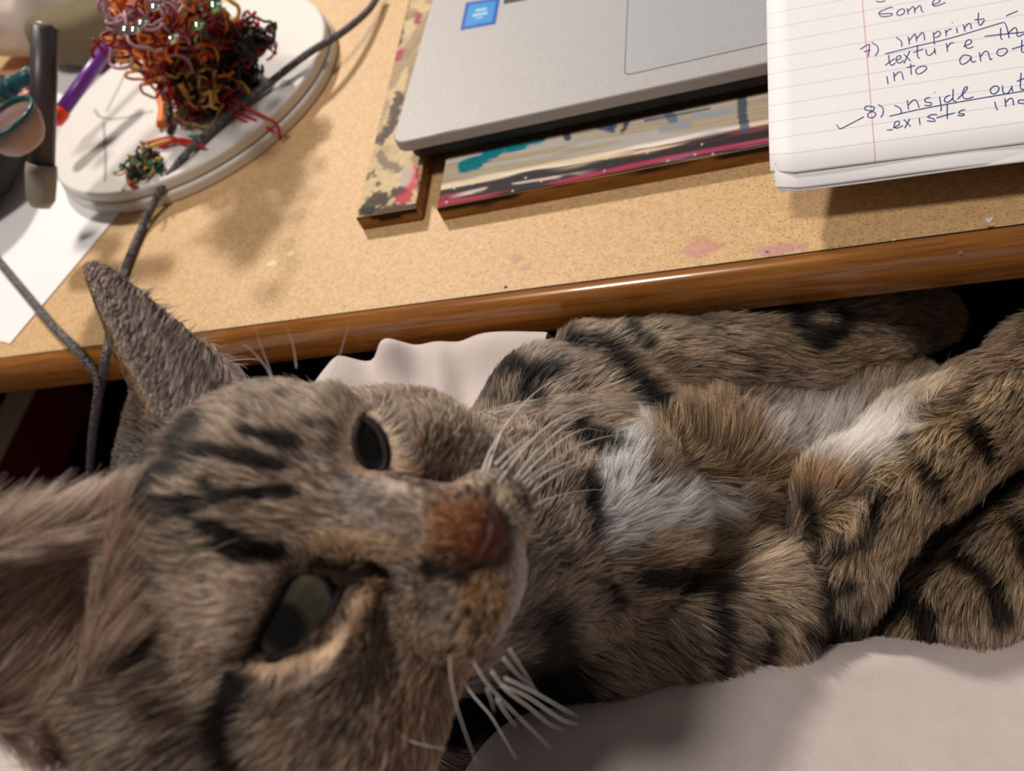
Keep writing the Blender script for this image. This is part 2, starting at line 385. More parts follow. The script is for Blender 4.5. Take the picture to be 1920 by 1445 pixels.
def front_paint(P, px, u, v):
    x = (px[:, 0]-820)/620.                          # along, 0..1 at the notebook
    s = v*20.
    st_ = P3(P, (.12, 1, 1)); fine = P3(P, (.06, 1.6, 1))
    n1 = vnoise(st_, 3, 1); n2 = vnoise(fine, 1.2, 2); n3 = vnoise(P, 4, 3); n4 = vnoise(P3(P, (.5, 1, 1)), 5, 4)
    col = np.ones((len(P), 3))*srgb(222, 204, 174); col *= (.86+.28*n2)[:, None]
    col = paint_mix(col, sstep(.5, .75, n1)*.8, (236, 232, 232))
    e0 = 6.0+2.6*(n1-.5)+1.6*(n2-.5)+1.4*sstep(.3, 1, x)
    col = paint_mix(col, sstep(e0+.9, e0-.5, s), (40, 34, 38))
    col = paint_mix(col, sstep(.9, .4, np.abs(s-3.0-.5*np.sin(x*9)+.8*(n2-.5)))*sstep(.5, .6, n4+.1*(n2-.5))*.9*sstep(.5, .35, x), (214, 190, 182))
    m = sstep(1.0, .6, np.abs(s-1.1-.9*sstep(.3, .9, x)+.3*np.sin(x*7)+.5*(n2-.5)))*sstep(.05, .12, np.abs(x-.27)+.06*(n2-.5))*sstep(.35, .45, n4+.25*(x > .3))
    col = paint_mix(col, m*.95, (170, 38, 78))
    col = paint_mix(col, sstep(.4, .65, n2+.1)*sstep(.62, .75, x)*sstep(2.6, 2., s)*.7, (140, 100, 118))
    col = paint_mix(col, sstep(1.6, 1.0, np.abs(s-3.2))*sstep(.09, .03, x)*.9, (140, 34, 74))
    col = paint_mix(col, sstep(1.6, .6, np.abs(s-6.6))*sstep(.5, .6, x)*sstep(.3, .5, n2)*.8, (120, 60, 74))
    # teal sweep, blue drips, pale smears
    d = seg_dist(px, [(868, 314), (900, 300), (930, 278), (965, 272), (1010, 258)])+7*(n3-.5)+8*(n2-.5)
    col = paint_mix(col, sstep(15, 9, d), (34, 150, 168))
    for pts, w, c in (([(1391, 170), (1392, 215), (1396, 238)], 9, (44, 84, 120)), ([(1180, 205), (1172, 240), (1166, 246)], 4, (36, 66, 100)), ([(1120, 232), (1140, 240)], 8, (60, 90, 140)), ([(1150, 228), (1148, 244)], 6, (60, 90, 140)), ([(1240, 195), (1262, 224)], 9, (110, 140, 170)), ([(1210, 226), (1330, 204)], 2.2, (70, 90, 110)), ([(1060, 245), (1064, 258)], 7, (30, 46, 80)), ([(1300, 218), (1370, 206)], 6, (190, 200, 220)), ([(1240, 242), (1290, 232)], 7, (186, 196, 214))):
        col = paint_mix(col, sstep(w+2, w-2, seg_dist(px, pts)+4*(n2-.5))*.85, c)
    for k in range(26):
        q = np.array([830+rng.random()*610, 0]); q[1] = 395-(q[0]-820)*.185-rng.random()*70
        col = paint_mix(col, sstep(2.6, 1.2, np.linalg.norm(px-q, axis=1))*.8, (225, 205, 200))
    return col
def left_paint(P, px, u, v):
    n1 = vnoise(P3(P, (1, .4, 1)), 5, 11); n2 = vnoise(P, 1.6, 12); n3 = vnoise(P, 9, 13)
    col = np.ones((len(P), 3))*srgb(214, 190, 150); col *= (.88+.24*n2)[:, None]
    col = paint_mix(col, sstep(.55, .75, n3+.2*(n1-.5))*.3, (150, 128, 112))
    col = paint_mix(col, sstep(0, .4, v)*sstep(.45, .65, n1)*.5, (120, 94, 86))
    j = 10*(n2-.5)
    for pts, w, c in (([(690, 392), (705, 372), (720, 372)], 13, (34, 28, 34)), ([(680, 398), (785, 385)], 8, (36, 30, 34)), ([(740, 362), (785, 346)], 8, (60, 36, 60)), ([(762, 372), (768, 362), (752, 374)], 9, (190, 44, 76)), ([(778, 316), (776, 345), (772, 350)], 8, (214, 90, 104)), ([(765, 320), (758, 338)], 10, (196, 176, 172)), ([(712, 292), (722, 308), (745, 314)], 9, (134, 120, 104)), ([(675, 330), (700, 322)], 3, (120, 100, 70)), ([(672, 340), (704, 330)], 3, (120, 100, 70)), ([(712, 262), (735, 235), (748, 180)], 9, (74, 64, 66)), ([(735, 106), (752, 60), (760, 0)], 6, (90, 50, 60)), ([(742, 110), (750, 96)], 6, (170, 60, 90)), ([(782, 40), (785, 30)], 6, (150, 50, 80)), ([(711, 345), (712, 344)], 4, (110, 80, 50))):
        col = paint_mix(col, sstep(w+3, w-3, seg_dist(px, pts)+j)*.9, c)
    return col
BZ = 8.
a = onz(818, 389, BZ); b = onz(1440, 272, BZ); dv = (b-a)/np.linalg.norm(b-a); nv = np.array([-dv[1], dv[0], 0])
painted_board('painted_board', a, a+dv*300, a+dv*300+nv*34, a+nv*34-dv*1, BZ, 560, 60, front_paint, 'long wooden piece streaked with magenta, black and teal paint along the laptop front')
a = onz(667, 408, BZ); b = onz(779, 389, BZ); bk = onz(766, 0, BZ); dv = (bk-a); dv = dv/np.linalg.norm(dv)
painted_board('painted_board', a, b, b+dv*285, a+dv*285, BZ, 60, 420, left_paint, 'cream wooden piece with black and red dabs along the laptop side')

# ------------------------------------------------------------------ note pad
PN = np.array([0, -.18, 1.]); PN /= np.linalg.norm(PN); PP0 = np.array([0, 15., 23.])
def onp(px, py): return onplane(px, py, PP0, PN)
q0 = onp(1443, 322); q1 = onp(1437, 0); py_ = (q1-q0)/np.linalg.norm(q1-q0); px_ = np.cross(py_, PN); px_ /= np.linalg.norm(px_)
def pad(x, y, h=0): return q0+px_*x+py_*y+PN*h
def ploc(px, py):
    d = onp(px, py)-q0; return np.array([d@px_, d@py_])
PW, PH = 205, 228
npd = thing('notepad', pad(PW/2, PH/2, -8), 'white ruled notepad with blue handwriting, lying across the laptop', 'notepad')
def sheet(name, x0, x1, y0, h, curl, m, lift=0):
    ys = np.concatenate([np.linspace(0, 14, 24), np.linspace(16, PH, 14)]); xs = np.linspace(x0, x1, 26)
    V = []; uv = []
    for y in ys:
        for x in xs:
            k = max(0, 1-y/9.); w = math.sin(x*.07+h)*.5+math.sin(x*.021+2*h)*.8
            cr = max(0, 1-x/5.)*max(0, 1-y/12.)
            V.append(pad(x, y+y0+cr*3, h+lift*k*w-curl*(k**2)-cr*1.2)); uv.append((x, y+y0))
    o = mesh_obj(name, V, grid_faces(len(ys), len(xs)), m, npd, True, uv=uv)
    s = o.modifiers.new('solid', 'SOLIDIFY'); s.thickness = .12*MM; s.offset = -1
    return o
sheet('top_page', 0, PW, 0, 0, 2.4, M_page, .25)
sheet('page', .8, PW, -2.2, -1.2, 3.2, M_page, .6)
sheet('page', 1.6, PW, -5.0, -2.6, 2.6, M_paper, .9)
sheet('page', 2.4, PW, -5.6, -3.4, 2.0, M_paper, .7)
def slant(name, x0, x1, y0, y1, h0, h1, m):
    V = [pad(x, y, h) for h in (h0, h1) for x, y in ((x0, y0), (x1, y0), (x1, y1), (x0, y1))]
    return bevel(mesh_obj(name, V, [[3, 2, 1, 0], [4, 5, 6, 7], [0, 1, 5, 4], [1, 2, 6, 5], [2, 3, 7, 6], [3, 0, 4, 7]], m, npd), .4)
slant('page_block', 1.5, PW, 4.5, PH, -5.5, -1.6, M_paper)
slant('backing_card', 2.5, PW, 5, PH, -6.4, -5.5, mat('grey_card', (128, 118, 108), .8))
HW = [[(862,48),(845,45),(790,66),(782,78),(800,82),(850,80),(856,88),(835,96),(795,98),(775,80)],[(915,52),(890,65),(885,85),(900,92),(925,78),(928,58),(912,52)],[(945,50),(950,85)],[(948,68),(975,42),(985,45),(990,78)],[(988,60),(1015,35),(1025,40),(1030,66),(1042,70)],[(1090,30),(1130,15),(1135,0),(1110,-2),(1095,15),(1100,35),(1130,32),(1170,15)],[(760,8),(790,12),(815,5)],
[(668,292),(715,262),(722,275),(715,335)],[(690,305),(728,295)],[(735,250),(770,275),(772,305),(755,330)],
[(880,220),(910,245),(912,275)],[(950,215),(958,262)],[(956,240),(985,205),(995,208),(1000,245)],[(998,230),(1030,195),(1042,200),(1048,238)],[(1098,190),(1105,262)],[(1100,205),(1125,185),(1140,195),(1130,215),(1105,222)],[(1170,175),(1175,215)],[(1172,195),(1190,175),(1208,172)],[(1235,165),(1240,195)],[(1209,132),(1212,136)],[(1275,145),(1285,185)],[(1282,165),(1305,140),(1318,145),(1322,172)],[(1365,75),(1362,125),(1375,150),(1400,120)],[(1340,118),(1400,112)],
[(815,318),(1000,272),(1200,225),(1510,132)],[(1525,95),(1595,65)],
[(835,325),(840,370),(855,385),(875,370)],[(815,385),(870,345)],[(875,358),(905,345),(905,328),(885,335),(880,360),(900,372),(925,355)],[(925,320),(965,360)],[(960,300),(925,375)],[(1005,265),(1005,330),(1020,345)],[(980,310),(1040,290)],[(1055,290),(1060,320),(1080,325),(1105,300),(1105,285),(1112,320)],[(1175,255),(1182,305)],[(1180,280),(1200,255),(1220,252)],[(1275,275),(1320,255),(1318,235),(1295,240),(1285,270),(1305,285),(1335,275)],
[(1495,165),(1495,220),(1505,235)],[(1400,215),(1480,205),(1633,190)],[(1515,130),(1530,160),(1545,225)],[(1540,195),(1575,165),(1590,175),(1595,215),(1633,200)],
[(825,450),(832,495)],[(865,425),(870,478)],[(868,450),(895,425),(912,430),(922,470)],[(965,375),(968,440)],[(940,400),(990,385)],[(1030,390),(1000,405),(998,430),(1020,435),(1055,410),(1055,392),(1030,390)],
[(1315,330),(1280,325),(1255,350),(1262,378),(1290,372),(1318,345),(1320,330),(1325,365),(1350,360)],[(1370,310),(1378,362)],[(1375,335),(1400,305),(1420,308),(1432,350),(1445,345)],[(1515,285),(1480,295),(1475,320),(1500,330),(1530,310),(1530,290),(1515,285)],[(1620,235),(1618,300),(1633,310)],[(1560,290),(1650,262)],
[(530,735),(550,757),(600,735),(690,688)],[(735,628),(705,625),(695,645),(735,655),(760,670),(745,692),(715,690),(715,670),(745,650),(750,632),(735,628)],[(775,615),(800,635),(803,665),(790,692)],
[(870,620),(905,640),(908,668),(890,672)],[(945,590),(952,645)],[(950,620),(980,590),(1000,595),(1015,635)],[(1080,575),(1055,580),(1050,600),(1085,605),(1080,622),(1045,620)],[(1135,570),(1145,640),(1140,655)],[(1104,544),(1107,547)],[(1195,560),(1170,575),(1165,598),(1190,600),(1215,575)],[(1215,525),(1215,590),(1235,595)],[(1240,585),(1285,540),(1300,515),(1285,515),(1270,550),(1280,580),(1310,580),(1335,570)],
[(1460,505),(1435,525),(1440,550),(1465,550),(1485,525),(1475,508),(1450,510)],[(1505,505),(1510,545),(1535,550),(1560,515)],[(1560,505),(1565,540)],[(1615,430),(1612,520),(1640,525)],[(1590,480),(1650,455)],
[(840,685),(1000,648),(1200,610),(1400,575),(1640,535)],
[(825,765),(860,765)],[(860,755),(895,735),(895,715),(875,720),(868,745),(885,755),(920,740)],[(925,705),(965,745)],[(960,700),(930,755)],[(1015,695),(1020,735)],[(1120,675),(1090,675),(1065,690),(1100,700),(1105,715),(1060,712)],[(1180,615),(1180,700)],[(1115,695),(1225,665)],[(1285,645),(1255,655),(1250,668),(1280,672),(1270,682),(1240,680)],
[(1460,600),(1470,640),(1480,645)],[(1520,580),(1525,630)],[(1522,605),(1550,580),(1565,585),(1570,620)],[(1640,590),(1605,590),(1600,605),(1640,612)]]
V = []; F = []
for s in HW:
    P = spline(s, max(3, 5*len(s)))/3.1404+np.array([1400, 0])
    L = np.array([ploc(*q) for q in P]); T = np.gradient(L, axis=0); T /= np.linalg.norm(T, axis=1, keepdims=True)+1e-9
    N = np.c_[-T[:, 1], T[:, 0]]*.17
    b0 = len(V)
    for q, n in zip(L, N):
        for sg in (-1, 1):
            w = q+n*sg; k = max(0, 1-w[1]/9.); V.append(pad(w[0], w[1], .14))
    F += [[b0+2*i, b0+2*i+1, b0+2*i+3, b0+2*i+2] for i in range(len(L)-1)]
hw = mesh_obj('handwriting', V, F, M_ink, npd); hw['label'] = 'blue ink handwritten notes'

# ------------------------------------------------------------------ round white board with thread sculpture
DC = np.array([-344., 192.]); DR = 95.
rb = thing('round_board', (DC[0], DC[1], 0), 'round white double-layer board with grey pencil lines on the desk', 'board')
th = np.linspace(0, 2*np.pi, 97)[:-1]
prism('lower_disc', np.c_[DC[0]+DR*np.cos(th), DC[1]+DR*np.sin(th)], .1, 6.6, M_white, rb, 1.5)
prism('upper_disc', np.c_[DC[0]+(DR-1.5)*np.cos(th), DC[1]+(DR-1.5)*np.sin(th)], 7.2, 14, M_white, rb, 1.8)
prism('glue_layer', np.c_[DC[0]+(DR-3)*np.cos(th), DC[1]+(DR-3)*np.sin(th)], 6.6, 7.2, M_grey, rb)
for pts in ([(238, 130), (222, 165), (199, 210)], [(177, 205), (190, 220), (225, 222), (288, 208)], [(194, 228), (198, 290), (197, 340)]):
    L = spline([onz(x, y, 14.05) for x, y in pts], 14); T = np.gradient(L, axis=0); T /= np.linalg.norm(T, axis=1, keepdims=True)
    N = np.c_[-T[:, 1], T[:, 0], 0*T[:, 0]]
    V = np.stack([L-N*.9, L+N*.9], 1).reshape(-1, 3); mesh_obj('pencil_line', V, grid_faces(14, 2), M_grey, rb)
# sculpture
ts = thing('thread_sculpture', onz(385, 140, 14.2), 'tangled sculpture of orange, maroon and teal threads with shiny sequins on the round board', 'sculpture')
TC = [('orange_thread', (240, 132, 52)), ('maroon_thread', (142, 32, 42)), ('black_thread', (26, 18, 20)), ('teal_thread', (56, 140, 122)), ('red_thread', (190, 22, 22)), ('mauve_thread', (190, 150, 166)), ('gold_thread', (212, 170, 92)), ('pale_green_thread', (192, 212, 172))]
TM = {n: mat(n, c, .6) for n, c in TC}
base = onz(385, 140, 16)
def blob(px, py, z, rx, n, cols, steps=26, step=4.2, r=.9):
    cen = onz(px, py, z)
    for k in range(int(n*1.9)):
        p = cen+rng.normal(size=3)*np.array(rx)*.55; P = [p]; d = rng.normal(size=3)
        for s in range(steps):
            d = d+rng.normal(size=3)*.8-(p-cen)/np.array(rx)*.55; d /= np.linalg.norm(d)
            p = p+d*step; p = np.array([p[0], p[1], max(p[2], 15.5)]); P.append(p)
        nm = cols[k % len(cols)]
        tube(nm, spline(P, 60), r*.55*(.8+.5*rng.random()), TM[nm], ts, 5)
blob(330, 40, 62, (26, 20, 22), 26, ['orange_thread', 'maroon_thread', 'orange_thread', 'mauve_thread', 'maroon_thread', 'gold_thread'], r=1.7)
blob(300, 95, 48, (18, 14, 18), 16, ['orange_thread', 'orange_thread', 'maroon_thread', 'gold_thread'], r=1.7)
blob(375, 40, 56, (20, 16, 20), 22, ['pale_green_thread', 'mauve_thread', 'maroon_thread', 'teal_thread', 'maroon_thread'], r=1.5)
blob(380, 85, 44, (22, 14, 14), 16, ['orange_thread', 'red_thread', 'gold_thread', 'maroon_thread'], r=1.5)
blob(340, 140, 34, (16, 14, 16), 16, ['maroon_thread', 'red_thread', 'mauve_thread', 'black_thread'], r=1.4)
blob(385, 160, 28, (16, 16, 12), 18, ['gold_thread', 'black_thread', 'gold_thread', 'maroon_thread'], r=1.3)
blob(425, 120, 30, (16, 16, 16), 22, ['black_thread'], r=1.5)
blob(470, 75, 40, (10, 8, 8), 10, ['black_thread', 'black_thread', 'red_thread'], r=1.2)
blob(370, 190, 22, (12, 12, 6), 12, ['red_thread', 'teal_thread', 'maroon_thread'], step=4)
blob(265, 45, 78, (24, 18, 16), 16, ['maroon_thread', 'orange_thread', 'mauve_thread'], r=1.5)
blob(270, 310, 18, (9, 8, 3), 14, ['black_thread', 'gold_thread', 'teal_thread', 'black_thread'], step=3, r=.9)
for nm, pts, r in (('red_thread', [(405, 160, 24), (450, 195, 20), (495, 218, 17), (520, 235, 10), (525, 262, 2)], .9), ('red_thread', [(400, 170, 24), (440, 205, 18), (480, 226, 14), (515, 248, 6)], .9), ('red_thread', [(395, 180, 20), (450, 222, 16), (505, 245, 6), (522, 250, 2)], .7),
                   ('red_thread', [(335, 150, 26), (345, 195, 18), (330, 215, 16)], 1.1), ('red_thread', [(270, 270, 16), (320, 258, 18), (345, 268, 17), (382, 274, 17)], 1.0), ('red_thread', [(300, 275, 16), (335, 262, 18), (372, 268, 17)], 1.0), ('gold_thread', [(262, 292, 16), (290, 272, 17), (325, 262, 17)], 1.4), ('red_thread', [(238, 318, 15), (240, 340, 15), (250, 352, 15)], .9), ('red_thread', [(250, 320, 15), (246, 345, 15), (256, 350, 15)], .9),
                   ('teal_thread', [(345, 105, 44), (365, 92, 46), (385, 90, 44)], 1.2), ('teal_thread', [(355, 256, 16), (375, 254, 17)], .9), ('gold_thread', [(405, 15, 60), (428, 30, 52), (424, 60, 44), (410, 75, 40)], 1.6), ('red_thread', [(430, 70, 44), (460, 40, 48), (480, 22, 50)], .9), ('orange_thread', [(300, 175, 20), (306, 205, 17), (303, 235, 16)], 3.2), ('maroon_thread', [(330, 130, 36), (318, 190, 22), (322, 240, 16)], 1.6), ('black_thread', [(300, 130, 36), (315, 170, 24), (318, 250, 16)], 1.6)):
    tube(nm, spline([onz(*q) for q in pts], 24), r, TM[nm], ts, 6)
M_seq = mat('silver_sequin', (245, 240, 225), .12, 1); M_seqg = mat('green_sequin', (190, 235, 190), .12, 1)
lampdir = np.array([-1000, 1450, 1480.])
for px, py, m in ((234, 54, M_seq), (250, 55, M_seq), (264, 42, M_seq), (288, 12, M_seq), (369, 47, M_seqg), (400, 10, M_seqg), (320, 70, M_seq)):
    z = 92 if px < 300 else 72
    p = onz(px, py, z); h = (lampdir-p)/np.linalg.norm(lampdir-p)+(CAM-p)/np.linalg.norm(CAM-p); h /= np.linalg.norm(h)
    h = h if px not in (400, 320) else np.array([.3, -.4, .86])
    a = np.cross(h, [1, 0, 0.]); a /= np.linalg.norm(a); b = np.cross(h, a); tt = np.linspace(0, 2*np.pi, 13)[:-1]
    V = np.vstack([p+h*.9]+[p+4.2*(math.cos(q)*a+math.sin(q)*b) for q in tt]+[p-h*.3])
    mesh_obj('sequin', V, [[0, 1+k, 1+(k+1) % 12] for k in range(12)]+[[13, 1+(k+1) % 12, 1+k] for k in range(12)], m, ts, True)

# ------------------------------------------------------------------ clutter at the back left
pa = np.array([-388., 9, .3]); dv = np.array([28., 92, 0]); dv /= np.linalg.norm(dv); nv = np.array([-dv[1], dv[0], 0])
V = [pa+[0, 0, z] for z in (0, .4)]; V = []
for z in (0, .35):
    for u, v_ in ((0, 0), (0, 297), (210, 297), (210, 0)): V.append(pa+dv*v_+nv*u+np.array([0, 0, z]))
sp = mesh_obj('paper_sheet', V, [[0, 1, 2, 3], [7, 6, 5, 4], [0, 3, 7, 4], [3, 2, 6, 7], [2, 1, 5, 6], [1, 0, 4, 5]], M_paper)
tag(sp, 'blank white paper sheet lying on the desk under the dark pouch', 'paper')
def pen(name, a, b, r, body, capm, endlen, label, group=None):
    a, b = np.array(a, float), np.array(b, float)
    t_ = thing(name, (a+b)/2, label, 'pen', group); d = (b-a)/np.linalg.norm(b-a)
    tube('barrel', [a, a*.5+b*.5, b], r, body, t_, 14)
    tube('cap', [b-d*.5, b+d*endlen*.2, b+d*endlen*.8, b+d*endlen], [r*1.15, r*1.2, r*1.1, r*.7], capm, t_, 14)
    tube('end_plug', [a+d*.2, a-d*2], [r*.8, r*.6], capm, t_, 12)
    return t_
pen('pen', onz(200, 92, 44), onz(116, 208, 36), 4.2, mat('purple_plastic', (112, 46, 150), .35), mat('orange_red_plastic', (250, 62, 12), .35), 9, 'purple pen with bright orange cap leaning on the round board')
pen('marker', onz(84, 50, 92), onz(78, 310, 44), 6.5, mat('charcoal_plastic', (64, 58, 62), .4), mat('grey_cap', (150, 142, 134), .4), 22, 'thick charcoal marker with grey end in front of the dark pouch')
pen('marker', onz(62, 140, 70), onz(30, 160, 66), 5, mat('teal_plastic', (16, 84, 92), .4), mat('teal_cap', (20, 70, 80), .4), 12, 'teal marker lying across the dark pouch')
pen('marker', onz(50, 176, 66), onz(56, 190, 63), 4.5, mat('pinkish_plastic', (206, 150, 144), .4), mat('red_cap', (176, 30, 44), .4), 7, 'short pink marker with red cap lying on the dark pouch')
# dark zip pouch (soft box)
def soft(name, cen, rad, m, label, cat, pw=3., noise=.06, sc=30, seed=1, rz=0, tilt=0):
    u, v_ = np.meshgrid(np.linspace(-np.pi/2, np.pi/2, 40), np.linspace(-np.pi, np.pi, 64, endpoint=False), indexing='ij')
    f = lambda w: np.sign(w)*np.abs(w)**(2/pw)
    X = np.stack([f(np.cos(u))*f(np.cos(v_)), f(np.cos(u))*f(np.sin(v_)), f(np.sin(u))], -1).reshape(-1, 3)
    P = X*np.array(rad); n = vnoise(P+100, sc, seed)-.5; P = P*(1+noise*2*n[:, None])
    c_, s_ = math.cos(rz), math.sin(rz); P = P@np.array([[c_, s_, 0], [-s_, c_, 0], [0, 0, 1]])
    P = P+np.array(cen)
    if cen[2] > 0: P[:, 2] = np.maximum(P[:, 2], .4)
    o = mesh_obj(name, P, grid_faces(40, 64, True), m, None, True)
    return tag(o, label, cat) if label else o
po = soft('zip_pouch', (-512, 152, 28), (62, 62, 28), mat('black_fabric', (30, 31, 28), .85), None, None, 3, .07, 26, 3, .3)
tag(po, 'black soft pouch on the desk beside the round board', 'pouch')
zt = tube('zip', spline([np.array([-512-45, 125, 52]), np.array([-512, 130, 55]), np.array([-470, 150, 50])], 20), 1.6, mat('zip_grey', (70, 70, 72), .4), po, 6)
soft('cloth_bundle', onz(150, 75, 22)+np.array([-6, 10, 0]), (46, 22, 20), mat('khaki_cloth', (112, 98, 72), .9), 'khaki folded cloth behind the purple pen', 'cloth', 2.6, .12, 18, 5, -.3)
soft('tissue_bundle', onz(60, 14, 30), (58, 34, 26), mat('cream_tissue', (222, 206, 196), .9), 'crumpled cream tissue at the back of the desk', 'tissue', 2.2, .22, 22, 8, .2)
# small bowl with teal rim
cb = onz(8, 222, 78); bw = thing('bowl', (cb[0], cb[1], 61), 'small greyish-pink bowl with teal rim standing on the black pouch', 'bowl')
pr_ = np.array([(0, 62), (9, 62), (12, 65), (15, 71), (16, 78), (15, 78), (13.5, 72), (10, 67), (0, 66)])
tt = np.linspace(0, 2*np.pi, 40, endpoint=False)
V = np.array([(cb[0]+r*math.cos(q), cb[1]+r*math.sin(q), z) for r, z in pr_ for q in tt])
mesh_obj('bowl_body', V, grid_faces(len(pr_), 40, True), mat('clay_pink', (176, 150, 142), .5), bw, True)
V, F = tube_data(np.array([(cb[0]+15.5*math.cos(q), cb[1]+15.5*math.sin(q), 78) for q in np.linspace(0, 2*np.pi, 60)]), 1.3, 8); mesh_obj('rim', V, F, mat('teal_glaze', (26, 78, 84), .3), bw, True)
soft('felt_pad', onz(120, 10, 30)+np.array([20, 20, 0]), (26, 24, 18), mat('orange_felt', (222, 140, 100), .9), 'orange felt lump beside the cream tissue', 'felt', 2.4, .2, 14, 12)

# ------------------------------------------------------------------ cables
c1 = [onz(712, -14, 6), onz(690, 20, 8), onz(640, 62, 14), onz(575, 102, 19), onz(500, 160, 18), onz(420, 225, 17), onz(352, 285, 17), onz(305, 350, 10), onz(270, 420, 3), onz(240, 490, 2.4), onz(216, 570, 2.4), onz(205, 632, 2.6), ony(199, 668, -10), ony(192, 705, -11.5), ony(183, 760, -12), ony(175, 820, -12), ony(169, 890, -12), ony(160, 1000, -12), ony(150, 1200, -14)]
tag(tube('charging_cable', spline(c1, 160), 2.1, M_cable, None, 10), 'grey braided cable running over the round board and down past the desk edge', 'cable')
c2 = [onz(-60, 420, 2.4), onz(0, 492, 2.4), onz(50, 552, 2.4), onz(100, 612, 2.4), onz(140, 652, 2.8), ony(166, 684, -9.5), ony(181, 704, -13), ony(184, 735, -16.5), ony(176, 790, -17), ony(170, 860, -17), ony(163, 1000, -17)]
tag(tube('charging_cable', spline(c2, 120), 2.1, M_cable, None, 10), 'grey braided cable crossing the white paper sheet to the desk edge', 'cable')

# ------------------------------------------------------------------ low cabinet with books under the desk
cb_ = thing('storage_box', (-660, 210, -735), 'dark wooden storage box standing under the desk', 'box')
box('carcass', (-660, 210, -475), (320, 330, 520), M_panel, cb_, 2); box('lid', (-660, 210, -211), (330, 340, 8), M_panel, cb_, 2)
def book(x, y, w, h, d, col, label, rz=0):
    b_ = thing('book', (x, y, -207), label, 'book')
    box('cover', (x, y, -207+h/2), (w, d, h), mat('cover_paint', col, .6), b_, 1, rz)
    box('page_block', (x, y-1.5, -207+h/2+1.2), (w-5, d-1, h-1), mat('page_edge', (206, 190, 160), .8), b_, .5, rz)
    return b_
def at_y(px, py, Y): return ony(px, py, Y)
p = at_y(35, 930, 60); book(p[0], 75, 26, 62+0*p[2], 110, (120, 88, 58), 'beige upright book on the storage box', .12)
p = at_y(76, 930, 60); book(p[0], 80, 20, 58, 120, (24, 26, 40), 'dark blue upright book beside the beige book', .1)
p = at_y(134, 930, 60); book(p[0], 80, 34, 52, 110, (120, 16, 20), 'dark red book on the storage box', .05)

# ------------------------------------------------------------------ pale pink cloth on the lap
xs = np.arange(-420, 260.1, 2.6); ys = np.arange(-330, 120.1, 2.6)
X, Y = np.meshgrid(xs, ys, indexing='ij')
RX = np.array([-420, -230, -135, -105, -37, 5, 50, 120, 260.]); RYv = np.array([-215, -212, -198, -184, -157, -139, -126, -112, -100.]); RZ = np.array([-100, -100, -70, 6, -14, -44, -67, -90, -112.])
ry = np.interp(X, RX, RYv); rz_ = np.interp(X, RX, RZ)
ker = np.ones(15)/15
ry = np.apply_along_axis(lambda a: np.convolve(np.pad(a, 7, 'edge'), ker, 'valid'), 0, ry); rz_ = np.apply_along_axis(lambda a: np.convolve(np.pad(a, 7, 'edge'), ker, 'valid'), 0, rz_)
s = Y-ry
FLOOR = -118.
near = np.where(s < 0, rz_+.40*sstep(-150, -95, X)*(-s), rz_-.04*s*s)
near = np.where(s >= 0, np.maximum(near, FLOOR), near)
near = np.minimum(near, 70); near = FLOOR+(near-FLOOR)*sstep(-150, -118, X)
def bump2(cx, cy, sx, sy, h, a=0, p=2):
    c_, s_ = math.cos(a), math.sin(a); u = ((X-cx)*c_+(Y-cy)*s_)/sx; v_ = (-(X-cx)*s_+(Y-cy)*c_)/sy
    return h*np.exp(-(np.abs(u)**p+np.abs(v_)**2))
hump = FLOOR+114*sstep(-9, -17, Y)*sstep(-95, -62, Y)*sstep(-216, -190, X)*sstep(-60, -92, X)+bump2(-162, -20, 9, 12, 12, .3)+bump2(-120, -24, 22, 11, 6, 0)-bump2(-172, -30, 7, 22, 9, .5)+bump2(-192, -44, 16, 20, 10)-bump2(-146, -50, 6, 30, 9, .35)-bump2(-126, -55, 6, 34, 7, .2)+bump2(-136, -45, 6, 30, 4, .3)-bump2(-176, -60, 6, 26, 6, -.3)
arm = FLOOR+bump2(-285, -118, 75, 34, 148, .12, 4)
Z = np.maximum(np.maximum(near, hump), arm)
Z += .8*(vnoise(np.c_[X.ravel(), Y.ravel(), 0*X.ravel()], 24, 3)-.5).reshape(X.shape)
lim = np.interp(Y, [-24, -11, -7, 0, 120], [200, 3, -26, -34, -60]); Z = np.minimum(Z, lim)
GF = grid_faces(len(xs), len(ys)); cx_, cy_ = X.ravel()[GF].mean(1), Y.ravel()[GF].mean(1)
keep = ~(((cx_ > -95) & (cy_ > -36)) | (cy_ > 2) | ((cx_ < -205) & (cy_ > -84)))
cl = mesh_obj('lap_cloth', np.c_[X.ravel(), Y.ravel(), Z.ravel()], GF[keep], M_pink, None, True)
sm = cl.modifiers.new('smooth', 'SMOOTH'); sm.iterations = 6; sm.factor = .5
tag(cl, 'pale pink soft clothing fabric around and under the lying cat', 'fabric')

# ================================================================== the cat
HO = np.array([-93.24, -155.66, 103.5])                       # between the eyes
HA = np.array([[.14087, -.65242, .74465], [.99002, .09633, -.10289], [-.00461, .75172, .65947]])   # columns: cat's left, up, forward
def hw_(p): return HO+HA @ np.asarray(p, float)
RES = 1.5
LO = np.array([-250., -232, -128]); HI = np.array([186., 70, 196])
NX = ((HI-LO)/RES).astype(int)+1
GX = [LO[i]+RES*np.arange(NX[i]) for i in range(3)]
SD = {'body': np.full(NX, 60., np.float32), 'head': np.full(NX, 60., np.float32), 'ear': np.full(NX, 60., np.float32)}
def sub(c, rad):
    sl = []
    for i in range(3):
        a = max(0, int((c[i]-rad-LO[i])/RES)); b = min(NX[i], int((c[i]+rad-LO[i])/RES)+2); sl.append(slice(a, max(a+1, b)))
    P = np.stack(np.meshgrid(*[GX[i][sl[i]] for i in range(3)], indexing='ij'), -1).astype(np.float32)
    return tuple(sl), P
